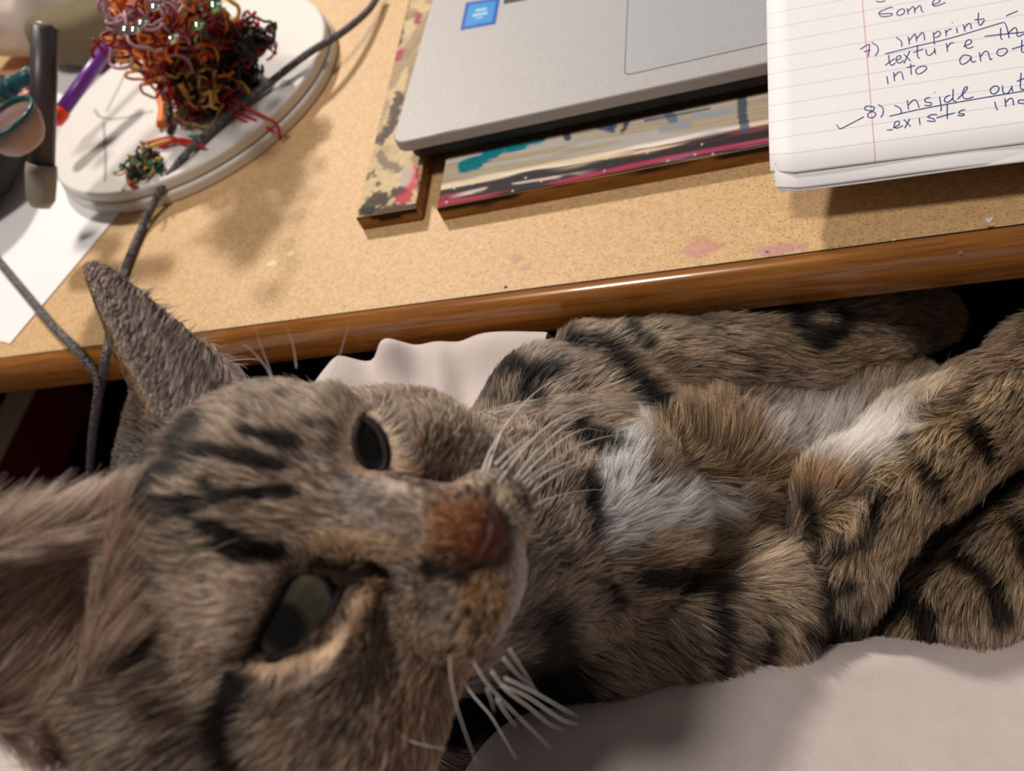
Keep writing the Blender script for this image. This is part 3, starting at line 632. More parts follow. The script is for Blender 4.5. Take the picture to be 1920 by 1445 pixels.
def smin(a, b, k):
    h = np.clip(.5+.5*(b-a)/k, 0, 1); return b*(1-h)+a*h-k*h*(1-h)
def put(g, sl, d, k):
    SD[g][sl] = smin(SD[g][sl], d, k)
def ell(g, c, r, A=None, k=8):
    r = np.asarray(r, np.float32); sl, P = sub(c, r.max()+k+14); q = P-np.asarray(c, np.float32)
    if A is not None: q = q @ np.asarray(A, np.float32)
    k0 = np.linalg.norm(q/r, axis=-1); k1 = np.linalg.norm(q/(r*r), axis=-1)+1e-9
    put(g, sl, k0*(k0-1)/k1, k)
def cone(g, a, b, ra, rb, k=8):
    a, b = np.asarray(a, np.float32), np.asarray(b, np.float32); m = (a+b)/2
    sl, P = sub(m, np.linalg.norm(b-a)/2+max(ra, rb)+k+12)
    ab = b-a; t = np.clip(((P-a) @ ab)/(ab @ ab), 0, 1)
    put(g, sl, np.linalg.norm(P-a-t[..., None]*ab, axis=-1)-(ra+(rb-ra)*t), k)
def chain(g, pts, k=7):
    Q = [(atd(x, y, d), r) for x, y, d, r in pts]
    for (a, ra), (b, rb) in zip(Q[:-1], Q[1:]): cone(g, a, b, ra, rb, k)
def he(c, r, k=8, g='head'): ell(g, hw_(c), r, HA, k)
# head
he((0, 6, -40), (39, 34, 40)); he((0, 13, -20), (27, 20, 20), 10)
he((-27, -16, -27), (21, 23, 27), 10); he((27, -16, -27), (19, 23, 27), 10)
cone('head', hw_((0, 4, -9)), hw_((0, -15, 18)), 14, 8.5, 10)
he((-9.5, -25.5, 12.5), (11.5, 9.5, 12), 7); he((9, -25.5, 12), (10, 9, 11.5), 7)
he((0, -20, 18), (8, 6, 7.5), 5); he((-29, -27, -24), (16, 14, 20), 10)
he((0, -34, 3), (9, 6, 9), 7); he((-2, -28, -15), (22, 14, 22), 10)
he((-18, 9, -8), (11, 6, 9), 7); he((18, 9, -8), (11, 6, 8), 7)
he((-24, -9, -3), (11, 6, 9), 8); he((22, -9, -4), (9, 6, 8), 8)
# ears: hollow half cones
def ear(side, base, tip, rw0, ro0, flat=False):
    B0, T0 = hw_(base), hw_(tip); ax = T0-B0; L = np.linalg.norm(ax); ax = ax/L
    op = HA @ np.array([side*.42, -.15, .9]); op -= ax*(op@ax); op /= np.linalg.norm(op); w = np.cross(ax, op)
    sl, P = sub((B0+T0)/2, L/2+28); q = P-B0.astype(np.float32)
    t_ = (q@ax)/L; tc = np.clip(t_, -.25, 1); prof_ = np.clip(1-tc, 0, 1.3)**.8
    rw = rw0*prof_+2.4; ro = ro0*prof_+2.2
    x, o = q@w, q@op
    d = (np.sqrt((x/rw)**2+(o/ro)**2)-1)*np.minimum(rw, ro)
    d = np.maximum(d, (t_-1)*L); d = np.maximum(d, (-.22-t_)*L)
    ci = .75*ro; ri = np.minimum(ro-2.7, ro*.45+.3)+ci; rwi = np.maximum(rw-2.0, .3)
    di = (np.sqrt((x/rwi)**2+((o-ci)/np.maximum(ri, .3))**2)-1)*np.minimum(rwi, np.maximum(ri, .3))
    di = np.maximum(di, (.06-t_)*L)
    put('ear', sl, np.maximum(d, o-.2*ro) if flat else np.maximum(d, -di), 1.5)
    return B0, ax, L, op, w
he((-44, 4, -36), (14, 24, 20), 10)
EARL = ear(1, (26.5, 34, -38), (46, 71.5, -36), 13.5, 8, True)
EARR = ear(-1, (-28, 30, -38), (-43, 79, -36), 25, 14)
cone('head', atd(284, 690, 214), atd(282, 860, 208), 3, 8, 7)
# neck, chest, limbs: pixel + depth of each joint
cone('body', hw_((0, -6, -46)), atd(1050, 980, 290), 29, 38, 12)
cone('body', hw_((0, -20, -30)), atd(1060, 1000, 275), 24, 36, 14)
ell('body', atd(1130, 915, 330), (47, 47, 46), None, 12)
ell('body', atd(1060, 1080, 318), (50, 46, 42), None, 12)
ell('body', atd(1290, 860, 350), (44, 40, 40), None, 12)
ell('body', atd(1480, 830, 372), (50, 45, 42), None, 12)
ell('body', atd(1400, 1060, 362), (60, 50, 42), None, 12)
ell('body', atd(1800, 960, 385), (60, 60, 50), None, 14)
ell('body', atd(1650, 830, 360), (36, 30, 34), None, 12)
ell('body', (126, -72, -70), (50, 46, 42), None, 16); cone('body', (126, -72, -70), atd(1980, 700, 306), 40, 20, 12); cone('body', (126, -80, -75), atd(2000, 985, 302), 40, 20, 12)   # hips beyond the frame
chain('body', [(940, 870, 322, 20), (1030, 765, 322, 20), (1150, 745, 322, 15)], 9)            # upper shoulder
chain('body', [(1098, 664, 334, 11), (1230, 674, 333, 13), (1360, 672, 333, 14), (1500, 650, 338, 13), (1620, 622, 346, 12), (1740, 596, 362, 10)], 5)
chain('body', [(2060, 640, 308, 18), (1880, 760, 300, 17), (1740, 850, 296, 17), (1610, 950, 292, 17), (1565, 1060, 292, 15), (1530, 1180, 296, 13), (1480, 1290, 302, 12)], 5)
chain('body', [(2080, 930, 300, 19), (1900, 1050, 296, 18), (1780, 1140, 296, 17), (1650, 1240, 300, 16)], 5)
chain('body', [(850, 1360, 292, 22), (1000, 1235, 280, 21), (1130, 1195, 270, 19), (1280, 1190, 272, 17), (1420, 1170, 280, 15), (1490, 1110, 288, 12)], 6)
# raise tufts: chest ruff
chain('body', [(1140, 960, 293, 9), (1260, 950, 293, 8), (1380, 955, 297, 4)], 12)
chain('body', [(1210, 1020, 293, 8), (1400, 1030, 297, 4)], 10)

D = smin(SD['body'], SD['head'], 12); D = smin(D, SD['ear'], 4)
def surface_nets(D):
    S = D < 0; n = np.array(D.shape)-1
    cnt = np.zeros(n, np.int8)
    offs = [(i, j, k) for i in (0, 1) for j in (0, 1) for k in (0, 1)]
    g = lambda A, o: A[o[0]:o[0]+n[0], o[1]:o[1]+n[1], o[2]:o[2]+n[2]]
    for o in offs: cnt += g(S, o)
    act = (cnt > 0) & (cnt < 8); ijk = np.argwhere(act); idx = np.full(n, -1, np.int64); idx[act] = np.arange(len(ijk))
    vals = np.stack([D[ijk[:, 0]+o[0], ijk[:, 1]+o[1], ijk[:, 2]+o[2]] for o in offs], 1)
    acc = np.zeros((len(ijk), 3)); w = np.zeros(len(ijk))
    for a in range(8):
        for b in range(a+1, 8):
            df = np.array(offs[b])-np.array(offs[a])
            if np.abs(df).sum() != 1: continue
            va, vb = vals[:, a], vals[:, b]; m = (va < 0) != (vb < 0)
            t_ = np.where(m, va/(va-vb+1e-12), 0)[:, None]
            acc += np.where(m[:, None], np.array(offs[a])+t_*df, 0); w += m
    V = (ijk+acc/w[:, None])*RES+LO
    F = []
    for ax in range(3):
        u, v_ = (ax+1) % 3, (ax+2) % 3
        sa = [slice(None)]*3; sb = [slice(None)]*3; sa[ax] = slice(0, -1); sb[ax] = slice(1, None)
        A, B = S[tuple(sa)], S[tuple(sb)]; e = np.argwhere(A != B)
        e = e[(e[:, u] > 0) & (e[:, v_] > 0) & (e[:, u] < n[u]) & (e[:, v_] < n[v_])]
        ins = A[e[:, 0], e[:, 1], e[:, 2]]
        def at(du, dv):
            q = e.copy(); q[:, u] -= du; q[:, v_] -= dv; return idx[q[:, 0], q[:, 1], q[:, 2]]
        f = np.stack([at(1, 1), at(0, 1), at(0, 0), at(1, 0)], 1)
        f[~ins] = f[~ins][:, ::-1]; F.append(f)
    return V, np.vstack(F)
CV, CF = surface_nets(D)
def sample(A, P):
    q = np.clip(((P-LO)/RES), 0, np.array(A.shape)-1.001); i = q.astype(int); f = q-i; out = 0
    for dx in (0, 1):
        for dy in (0, 1):
            for dz in (0, 1):
                w = (f[:, 0] if dx else 1-f[:, 0])*(f[:, 1] if dy else 1-f[:, 1])*(f[:, 2] if dz else 1-f[:, 2])
                out = out+w*A[i[:, 0]+dx, i[:, 1]+dy, i[:, 2]+dz]
    return out
def normals(P, e=1.2):
    N = np.stack([sample(D, P+np.eye(3)[i]*e)-sample(D, P-np.eye(3)[i]*e) for i in range(3)], 1)
    return N/(np.linalg.norm(N, axis=1, keepdims=True)+1e-9)

# ---- eyes
EYE_R = [(462, 1235), (479, 1190), (500, 1152), (518, 1120), (532, 1093), (550, 1070), (577, 1060), (613, 1059), (655, 1062), (694, 1066), (660, 1090), (640, 1108), (628, 1136), (617, 1165), (599, 1194), (571, 1211), (542, 1225), (506, 1236)]
EYE_L = [(674, 792), (667, 815), (666, 834), (672, 856), (684, 871), (706, 886), (719, 881), (725, 862), (722, 837), (713, 813), (697, 796), (683, 788)]
def ray_sphere(px, py, c, R):
    d = ray(px, py); d = d/np.linalg.norm(d); oc = CAM-c; b = d@oc; disc = b*b-(oc@oc-R*R)
    t_ = -b-math.sqrt(disc) if disc > 0 else -b
    p = CAM+d*t_; v_ = p-c; return c+v_/np.linalg.norm(v_)*R
def surf_depth(px, py, d0=120, d1=400):
    ds = np.arange(d0, d1, .4); P = CAM+ray(px, py)*ds[:, None]; s = sample(D, P); k = np.argmax(s < 0)
    return ds[k] if s[k] < 0 else None
EYES = []
for poly, loc, R, dirl, push in ((EYE_R, (570, 1148), 14.0, (-.38, .1, .92), .8), (EYE_L, (696, 838), 13.0, (.42, .1, .9), 1.2)):
    d = surf_depth(*loc); p = atd(*loc, d); n = HA@np.array(dirl); n /= np.linalg.norm(n)
    vd = CAM-p; vd /= np.linalg.norm(vd); n2 = n*.5+vd*.5; n2 /= np.linalg.norm(n2)
    EYES.append((poly, p-n2*(R-push), R, loc))
CPX, CDEP = project(CV)
eyed = np.full(len(CV), 99.)
for poly, c, R, loc in EYES:
    near_ = np.linalg.norm(CV-c, axis=1) < R+12
    ins = inpoly(CPX, poly); dd = dpoly(CPX, poly); sd = np.where(ins, -dd, dd)
    # inside the opening: sink below the eyeball; outside: lids hug the eyeball
    m = near_ & (sd < 60)
    rad = np.linalg.norm(CV-c, axis=1); dirn = (CV-c)/rad[:, None]
    front = (dirn @ (CAM-c))/np.linalg.norm(CAM-c) > -.1
    m &= front
    tgt = np.where(sd < 0, R-5.0*sstep(0, 16, -sd)-.5, R+1.0)
    w = np.where(sd < 0, 1.0, sstep(46, 0, sd))
    CV[m] = CV[m]+(dirn[m]*((tgt-rad)*w)[m][:, None])
    eyed = np.where(near_ & front, np.minimum(eyed, sd), eyed)

# ---- coat colour by place on the body, including painted shade and one lit edge
NOSE_POLY = [(914, 936), (932, 944), (948, 972), (961, 1003), (970, 1033), (958, 1052), (920, 1064), (882, 1081), (866, 1074), (886, 1044), (904, 1006), (914, 970)]
NB = hw_((0, -21, 26))
HEADMARK = [  # polyline, half-width px, softness, colour, strength
 ([(235, 640), (235, 730), (225, 860)], 62, 26, (62, 43, 32), .95),
 ([(860, 985)], 52, 40, (172, 112, 64), .95), ([(880, 1010)], 34, 30, (150, 84, 40), .8), ([(905, 945), (912, 1000), (880, 1060)], 8, 12, (150, 80, 36), .6),
 ([(600, 1020), (700, 1022), (780, 1010)], 24, 26, (196, 156, 118), .9), ([(700, 940), (760, 985), (660, 920)], 30, 30, (128, 112, 104), .7),
 ([(900, 1110), (940, 1140), (900, 1190)], 34, 26, (190, 142, 92), .9), ([(860, 1240), (880, 1270)], 22, 16, (176, 132, 84), .8),
 ([(990, 1000), (992, 1090), (975, 1170), (955, 1210)], 22, 20, (216, 206, 206), .95), ([(940, 930), (970, 970), (985, 1010)], 9, 10, (206, 176, 150), .9),
 ([(820, 1290), (780, 1360), (740, 1440)], 60, 50, (132, 92, 62), .8),
 ([(486, 1258), (560, 1246), (622, 1216), (660, 1170), (686, 1122)], 13, 9, (226, 192, 158), 1), ([(700, 1100), (690, 1130)], 12, 10, (226, 180, 130), .8),
 ([(440, 1190), (470, 1130), (495, 1085)], 26, 26, (206, 180, 162), .85), ([(350, 1110), (420, 1090), (360, 1180), (390, 1260)], 40, 36, (184, 154, 130), .6),
 ([(656, 778), (650, 830), (662, 872), (700, 902), (748, 908)], 15, 9, (216, 192, 172), 1), ([(706, 782), (732, 822), (744, 862)], 12, 8, (220, 194, 168), 1), ([(752, 876), (776, 884)], 12, 10, (228, 190, 152), .95),
 ([(560, 770), (640, 770), (600, 800)], 16, 18, (190, 166, 142), .7),
 ([(459, 810), (486, 815), (552, 833)], 7, 7, (34, 26, 24), 1), ([(573, 786), (626, 799)], 4, 5, (60, 46, 42), .8), ([(530, 880), (560, 862)], 5, 6, (70, 56, 50), .7),
 ([(376, 846), (436, 855), (492, 861), (531, 878)], 8, 8, (38, 30, 27), 1), ([(388, 905), (403, 929), (477, 923), (537, 923)], 9, 8, (40, 31, 27), 1),
 ([(322, 835), (352, 805), (372, 785)], 13, 12, (46, 38, 35), .95), ([(262, 908), (317, 879), (345, 850)], 15, 12, (40, 33, 32), .95), ([(248, 942), (299, 956), (362, 944)], 17, 10, (24, 20, 20), 1),
 ([(388, 983), (436, 1003), (470, 1030), (520, 1033)], 11, 9, (26, 20, 20), 1), ([(410, 1022), (450, 1042), (500, 1040)], 9, 8, (24, 19, 20), 1),
 ([(150, 960), (200, 930), (240, 860)], 34, 34, (66, 62, 62), .8), ([(285, 1000), (262, 1080), (252, 1160), (250, 1230), (290, 1310), (310, 1420)], 36, 34, (74, 54, 42), .75),
 ([(437, 1285), (414, 1337), (408, 1394), (430, 1450)], 19, 12, (30, 24, 24), 1), ([(500, 1330), (560, 1310), (640, 1290)], 14, 18, (92, 66, 52), .6), ([(560, 1400), (640, 1370), (700, 1400)], 20, 26, (100, 74, 58), .5),
 ([(662, 1062), (700, 1066), (722, 1076)], 7, 5, (26, 18, 20), 1), ([(590, 1055), (640, 1058), (690, 1068)], 6, 6, (20, 14, 15), 1), ([(462, 1238), (498, 1150), (532, 1086), (556, 1062)], 0, 4, (30, 21, 20), .9), ([(640, 1100), (628, 1140), (600, 1196), (545, 1228), (480, 1240)], 0, 4, (40, 26, 24), .8), ([(745, 893), (776, 900), (800, 905)], 4, 4, (80, 46, 36), .9), ([(799, 1062), (806, 1070)], 8, 6, (28, 18, 18), .95), ([(830, 1070), (880, 1082)], 7, 8, (50, 28, 22), .8), ([(830, 1040), (860, 1050)], 12, 14, (70, 36, 24), .7), ([(716, 915), (650, 896)], 4, 6, (90, 82, 82), .6)]
for q in ((844, 1152), (879, 1145), (857, 1177), (844, 1213), (895, 1177), (881, 1217), (908, 1150), (913, 1209), (833, 1244), (895, 930), (915, 915), (880, 915), (860, 925)):
    HEADMARK.append(([q, (q[0]-2, q[1]+7)], 1, 4, (44, 30, 26), .95))
for a_, b_ in (((905, 1130), (880, 1215)), ((925, 1150), (905, 1215))): HEADMARK.append(([a_, b_], 4, 5, (96, 62, 40), .6))
BODYMARK_SHADE = [  # tabby markings, plus shade between the limbs painted as dark coat colour
 ([(840, 1350), (930, 1330), (990, 1290)], 46, 30, (22, 20, 22), 1),  # dark fur behind the jaw, with the shadow there painted into it
 ([(1515, 950), (1530, 1060), (1555, 1180), (1560, 1260)], 10, 12, (24, 20, 19), .9), ([(1640, 1190), (1780, 1020), (1930, 890)], 13, 14, (22, 18, 18), .9),  # shade in the gaps between the legs, painted into the fur
 ([(1180, 840), (1160, 930), (1150, 985), (1240, 950), (1340, 935)], 34, 26, (252, 250, 250), 1), ([(1200, 800), (1215, 760)], 14, 16, (226, 214, 206), .8), ([(1250, 1010), (1340, 1040), (1440, 1030)], 14, 16, (206, 178, 146), .9), ([(1230, 1060), (1330, 1065)], 16, 14, (176, 138, 100), .6),
 ([(1290, 800), (1330, 850), (1430, 860), (1330, 770)], 46, 36, (160, 126, 90), .85), ([(1370, 900), (1290, 890), (1420, 930)], 14, 18, (84, 64, 46), .7), ([(1240, 860), (1270, 780)], 22, 24, (150, 116, 82), .7), ([(1460, 880), (1600, 890)], 20, 20, (176, 134, 88), .8),
 ([(1500, 780), (1580, 800), (1660, 790)], 52, 40, (250, 242, 238), 1), ([(1420, 740), (1500, 720), (1600, 700)], 30, 34, (150, 122, 100), .7), ([(1640, 740), (1760, 720)], 26, 26, (190, 168, 140), .8),
 ([(1070, 640), (1130, 640)], 10, 12, (44, 36, 32), .95), ([(1150, 660), (1190, 710), (1240, 760)], 15, 12, (26, 22, 20), 1), ([(1180, 612), (1210, 640)], 7, 8, (34, 28, 26), .95), ([(1490, 590), (1540, 640), (1580, 600)], 16, 16, (36, 30, 26), .95), ([(1310, 600), (1350, 610), (1330, 640)], 8, 12, (70, 58, 50), .6), ([(1420, 680), (1400, 720)], 10, 14, (80, 64, 52), .5),  # second mark paints the gap shadow beside the upper foreleg
 ([(960, 690), (1000, 700), (1040, 690)], 14, 14, (30, 26, 26), .95), ([(985, 735), (1005, 745)], 12, 12, (40, 32, 30), .95), ([(1085, 800), (1115, 830), (1150, 835)], 14, 11, (28, 24, 24), 1), ([(840, 770), (900, 730), (950, 660)], 10, 14, (44, 38, 36), .95),
 ([(1105, 900), (1115, 960), (1120, 1000)], 11, 11, (24, 20, 20), .95), ([(1140, 1110), (1160, 1130)], 12, 12, (34, 28, 26), .95), ([(1200, 1082), (1290, 1090), (1360, 1095)], 16, 12, (24, 20, 20), .95), ([(1345, 1100), (1352, 1180), (1350, 1260), (1356, 1330)], 11, 11, (28, 24, 23), .95), ([(1440, 1180), (1430, 1260), (1480, 1290)], 14, 16, (28, 22, 21), .95), ([(1030, 1180), (1050, 1250), (1080, 1330), (1010, 1300)], 40, 44, (36, 30, 28), .95), ([(1230, 1160), (1250, 1200)], 10, 16, (90, 74, 64), .5),  # third mark paints the shaded gap above the lower foreleg
 ([(1430, 960), (1500, 930), (1480, 1000)], 18, 22, (50, 42, 38), .6),  # shaded gap where the limbs meet, painted dark
 ([(1615, 890), (1650, 930), (1640, 980)], 11, 14, (42, 32, 26), .95), ([(1700, 830), (1740, 880), (1770, 930)], 10, 14, (48, 36, 28), .95), ([(1800, 760), (1830, 810), (1860, 850)], 12, 14, (44, 34, 26), .95), ([(1570, 1030), (1620, 1010)], 10, 12, (40, 32, 26), .95), ([(1540, 1110), (1600, 1090)], 10, 12, (34, 26, 23), .95), ([(1520, 1190), (1580, 1180)], 14, 14, (24, 18, 18), .95), ([(1640, 900), (1760, 800), (1900, 720)], 14, 20, (196, 168, 124), .6),  # last mark paints the lit upper edge of the hind leg
 ([(1690, 1120), (1730, 1150), (1740, 1210)], 15, 14, (28, 22, 20), .95), ([(1800, 1040), (1850, 1080), (1880, 1150)], 13, 14, (30, 24, 21), .95), ([(1900, 980), (1930, 1040)], 12, 12, (40, 32, 24), .95), ([(1890, 1010), (1870, 970)], 14, 14, (160, 134, 80), .6), ([(1600, 1180), (1560, 1260)], 26, 22, (34, 28, 27), .85)]  # last mark paints the shadow gap between the two hind limbs
def head_local(P): return (P-HO) @ HA
def ear_info(P):
    out = []
    for B0, ax, L, op, w in (EARL, EARR):
        q = P-B0; out.append((q@ax/L, q@op, q@w))
    return out
def part_of(P):
    b, h, e = sample(SD['body'], P), sample(SD['head'], P), sample(SD['ear'], P)
    hl = head_local(P)
    part = np.where(h < b+2, 1, 0); part = np.where((e < h-1.5) & (e < b), 2, part)
    return part
def coat(P, part, N):
    px, _ = project(P); n = len(P)
    n1 = vnoise(P, 5.0, 21); n2 = vnoise(P, 1.6, 22); n3 = vnoise(P, 14, 23)
    jk = np.where(part >= 1, .75, 1.)[:, None]
    px = px+jk*(np.c_[vnoise(P, 2.6, 31)-.5, vnoise(P, 2.6, 32)-.5]*18+np.c_[vnoise(P, .9, 33)-.5, vnoise(P, .9, 34)-.5]*10)
    hb = srgb(150, 124, 102)*(1-n3[:, None])+srgb(130, 110, 94)*n3[:, None]
    hb = paint_mix(hb, sstep(.48, .68, n1*.5+n2*.5)*.75, (70, 53, 44))
    bb = srgb(170, 142, 112)*(1-n3[:, None])+srgb(146, 124, 104)*n3[:, None]
    # grey throat and shoulder, warmer limbs
    g = sstep(1250, 1000, px[:, 0]); bb = bb*(1-.75*g[:, None])+srgb(158, 140, 126)*.75*g[:, None]
    bb = paint_mix(bb, sstep(.55, .75, n1)*.55, (74, 58, 48))
    bb = paint_mix(bb, sstep(1350, 1600, px[:, 0])*sstep(.4, .7, n3)*.6, (180, 150, 106))
    for src, mk in ((hb, HEADMARK), (bb, BODYMARK_SHADE)):
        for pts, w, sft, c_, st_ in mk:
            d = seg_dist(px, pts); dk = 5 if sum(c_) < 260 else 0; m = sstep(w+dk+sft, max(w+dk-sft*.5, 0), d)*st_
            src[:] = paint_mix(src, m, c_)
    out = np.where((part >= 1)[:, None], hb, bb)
    e = part == 2
    if e.any():
        inf = ear_info(P[e]); left = (P[e]-HO)@HA[:, 0] > 0
        t_ = np.where(left, inf[0][0], inf[1][0]); o = np.where(left, (N[e]@EARL[3]), (N[e]@EARR[3]))
        inner = srgb(176, 156, 150)*np.ones((e.sum(), 1))*(.8+.4*n2[e])[:, None]
        inner = np.where(left[:, None], inner, srgb(186, 150, 130)*(.7+.5*n2[e])[:, None])
        back = srgb(92, 66, 48)*np.ones((e.sum(), 1))*(.7+.6*n2[e])[:, None]
        ec = back+(inner-back)*sstep(-.1, .25, o)[:, None]
        rim = np.exp(-((o-.0)/.22)**2)
        out[e] = ec*(1-.7*rim[:, None])+srgb(190, 146, 92)*.7*rim[:, None]
    return out

PART = part_of(CV); CN = normals(CV)
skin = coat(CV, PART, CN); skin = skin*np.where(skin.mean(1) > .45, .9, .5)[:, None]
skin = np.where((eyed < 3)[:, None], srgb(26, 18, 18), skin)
cat = thing('cat', (-20, -100, -118), 'grey-brown tabby cat lying on its back with white chest tuft, looking up', 'cat')
M_skin = attr_mat('cat_skin', .8, 0, 0, .1)
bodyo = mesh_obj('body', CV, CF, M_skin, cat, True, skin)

# eyeballs, lids
M_eye = attr_mat('wet_eye', .06, .35, 0, .4)
def sphere_pts(c, R, axis, nu=48, nv_=64):
    axis = axis/np.linalg.norm(axis); a = np.cross(axis, [0, 0, 1.]); a /= np.linalg.norm(a); b = np.cross(axis, a)
    u = np.linspace(0, np.pi, nu); v_ = np.linspace(0, 2*np.pi, nv_, endpoint=False); U, W = np.meshgrid(u, v_, indexing='ij')
    d = np.cos(U)[..., None]*axis+np.sin(U)[..., None]*(np.cos(W)[..., None]*a+np.sin(W)[..., None]*b)
    return (c+d*R).reshape(-1, 3), grid_faces(nu, nv_, True), U.ravel(), W.ravel()
M_lid = mat('dark_lid_skin', (30, 20, 20), .6, spec=.2)
for (poly, c, R, loc), gz, iris_tint in zip(EYES, ((527, 1176), (686, 836)), ((66, 63, 48), (40, 50, 64))):  # second iris coloured blue to paint in the screen's reflection
    gp = ray_sphere(*gz, c, R); ax = gp-c
    V, F, U, W = sphere_pts(c, R, ax)
    dg = np.degrees(U); n_ = vnoise(np.c_[np.cos(W)*3, np.sin(W)*3, dg*.02], .35, 41)
    col = np.ones((len(V), 1))*srgb(22, 20, 22)
    iris = srgb(*iris_tint)*(.65+.6*n_)[:, None]
    green = srgb(*[q*1.35 for q in iris_tint])*(.7+.5*n_)[:, None]
    k = sstep(30, 46, dg)[:, None]; iris = iris*(1-k)+green*k
    m = (sstep(56, 50, dg))[:, None]; col = col*(1-m)+iris*m
    m = sstep(21, 18, dg)[:, None]; col = col*(1-m)+srgb(4, 4, 5)*m
    epx, _ = project(V)
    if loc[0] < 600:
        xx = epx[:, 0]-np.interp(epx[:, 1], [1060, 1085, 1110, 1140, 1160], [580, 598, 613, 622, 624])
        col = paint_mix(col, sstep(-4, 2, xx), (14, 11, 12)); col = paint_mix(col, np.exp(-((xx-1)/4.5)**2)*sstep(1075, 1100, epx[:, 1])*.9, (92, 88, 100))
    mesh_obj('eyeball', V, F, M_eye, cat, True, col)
    L = np.array([ray_sphere(x, y, c, R+.5) for x, y in poly]); L = np.vstack([L, L[:1]])
    V, F = tube_data(spline(L, 90), 1.0, 8, False); lid_o = mesh_obj('eyelid', V, F, M_lid, cat, True)

# nose leather
M_nose = attr_mat('nose_leather', .55, 0, 1500, .25)
NPc = np.array(NOSE_POLY, float)
cx0 = NPc.mean(0); Vn = []; fr_ = []
rings = 12
outl = spline(np.vstack([NPc, NPc[:1]]), 49)[:-1]
for i in range(rings+1):
    s_ = i/rings
    for q in outl:
        p2 = cx0+(q-cx0)*s_; Vn.append(p2); fr_.append(s_)
Vn = np.array(Vn); fr_ = np.array(fr_)
dn = []
for q, s_ in zip(Vn, fr_):
    d = surf_depth(*q, 120, 195); dn.append(d if d else np.nan)
dn = np.array(dn); ok = ~np.isnan(dn)
A_ = np.c_[Vn[ok], Vn[ok, 0]**2, np.ones(ok.sum())]; co = np.linalg.lstsq(A_, dn[ok], rcond=None)[0]
dn = np.where(ok, dn, np.minimum(np.c_[Vn, Vn[:, 0]**2, np.ones(len(Vn))]@co, np.nanmax(dn)))
P = np.array([atd(x, y, d) for (x, y), d in zip(Vn, dn)])
fw = HA@np.array([0, .1, 1.]); P = P+fw*((1.6*(1-fr_**3)-.4)[:, None])
nost = np.maximum(sstep(11, 5, seg_dist(Vn, [(938, 1046), (946, 1030), (958, 1040)])), sstep(8, 3, seg_dist(Vn, [(940, 962), (950, 985)]))*.6)
P = P-fw*(nost*1.6)[:, None]
colr = srgb(106, 58, 48)*np.ones((len(P), 1)); colr = paint_mix(colr, sstep(.72, .95, fr_), (34, 20, 20)); colr = paint_mix(colr, sstep(16, 8, seg_dist(Vn, [(880, 1075), (925, 1060), (962, 1046)])), (18, 11, 12))
colr = paint_mix(colr, sstep(10, 5, seg_dist(Vn, [(914, 945), (914, 975), (902, 1010), (884, 1046), (868, 1074)])), (30, 18, 18)); colr = paint_mix(colr, nost, (12, 8, 8))
mesh_obj('nose', P, grid_faces(rings+1, 48, True), M_nose, cat, True, colr)

# ---- fur
FLOW = [  # px, py, direction in the picture, length mm, lift
 (880, 800, .15, -1, 7, .35), (960, 760, .3, -1, 7, .4), (1000, 950, .7, -.7, 7, .35), (1060, 850, .5, -.85, 8, .35), (1080, 730, .6, -.8, 9, .4), (1180, 700, .9, -.35, 11, .45), (1180, 800, 1, -.1, 12, .4), (1010, 1080, .9, -.4, 7, .35), (1060, 1000, .8, -.5, 8, .35),
 (1120, 920, .3, -.9, 10, .4), (1160, 960, .75, -.5, 14, .4), (1250, 950, 1, -.1, 20, .4), (1350, 940, 1, .05, 20, .35), (1250, 1030, 1, .15, 18, .4), (1400, 1030, 1, -.05, 18, .35), (1180, 870, .45, -.9, 16, .45),
 (1260, 830, .4, -.9, 18, .45), (1330, 820, .2, -1, 18, .45), (1420, 850, .5, -.6, 18, .4), (1500, 780, .3, -.9, 16, .5), (1600, 800, .3, -.8, 16, .5), (1700, 740, .5, -.8, 14, .4), (1600, 880, .6, -.5, 12, .4), (1480, 930, .8, -.4, 14, .35),
 (1080, 640, .9, .1, 7, .4), (1200, 620, .9, -.2, 8, .4), (1350, 640, .9, .35, 9, .35), (1500, 620, .9, .3, 9, .35), (1680, 580, .9, .2, 8, .35), (1300, 720, .9, .4, 10, .35),
 (1850, 760, -.8, .5, 8, .4), (1750, 850, -.75, .6, 9, .4), (1650, 930, -.6, .75, 9, .45), (1580, 1040, -.25, .95, 9, .45), (1550, 1150, .1, 1, 9, .45), (1500, 1250, .3, .9, 9, .45),
 (1880, 1080, -.5, .8, 9, .45), (1760, 1150, -.3, .9, 9, .45), (1660, 1230, .1, 1, 9, .45),
 (1020, 1250, .7, .5, 8, .4), (1100, 1200, .8, .4, 9, .4), (1250, 1180, .75, .55, 10, .4), (1330, 1240, .6, .75, 10, .4), (1450, 1150, .6, .6, 10, .4), (1280, 1090, .9, .1, 9, .35), (1180, 1120, .9, .2, 9, .35)]
FLA = np.array(FLOW)
tri = np.vstack([CF[:, [0, 1, 2]], CF[:, [0, 2, 3]]])
TA, TB, TCc = CV[tri[:, 0]], CV[tri[:, 1]], CV[tri[:, 2]]
area = .5*np.linalg.norm(np.cross(TB-TA, TCc-TA), axis=1)
cen = (TA+TB+TCc)/3; cn = np.cross(TB-TA, TCc-TA); cn /= np.linalg.norm(cn, axis=1, keepdims=True)+1e-9
vd = CAM-cen; dist = np.linalg.norm(vd, axis=1); facing = (cn*(vd/dist[:, None])).sum(1)
cpx, _ = project(cen)
inframe = (cpx[:, 0] > -60) & (cpx[:, 0] < 1980) & (cpx[:, 1] > -60) & (cpx[:, 1] < 1505)
wgt = area*np.where(facing > -.25, 1.0, .25)*np.where(inframe, 1, .35)*np.clip((260/dist)**1.2, .6, 2.2)
NH = 440000
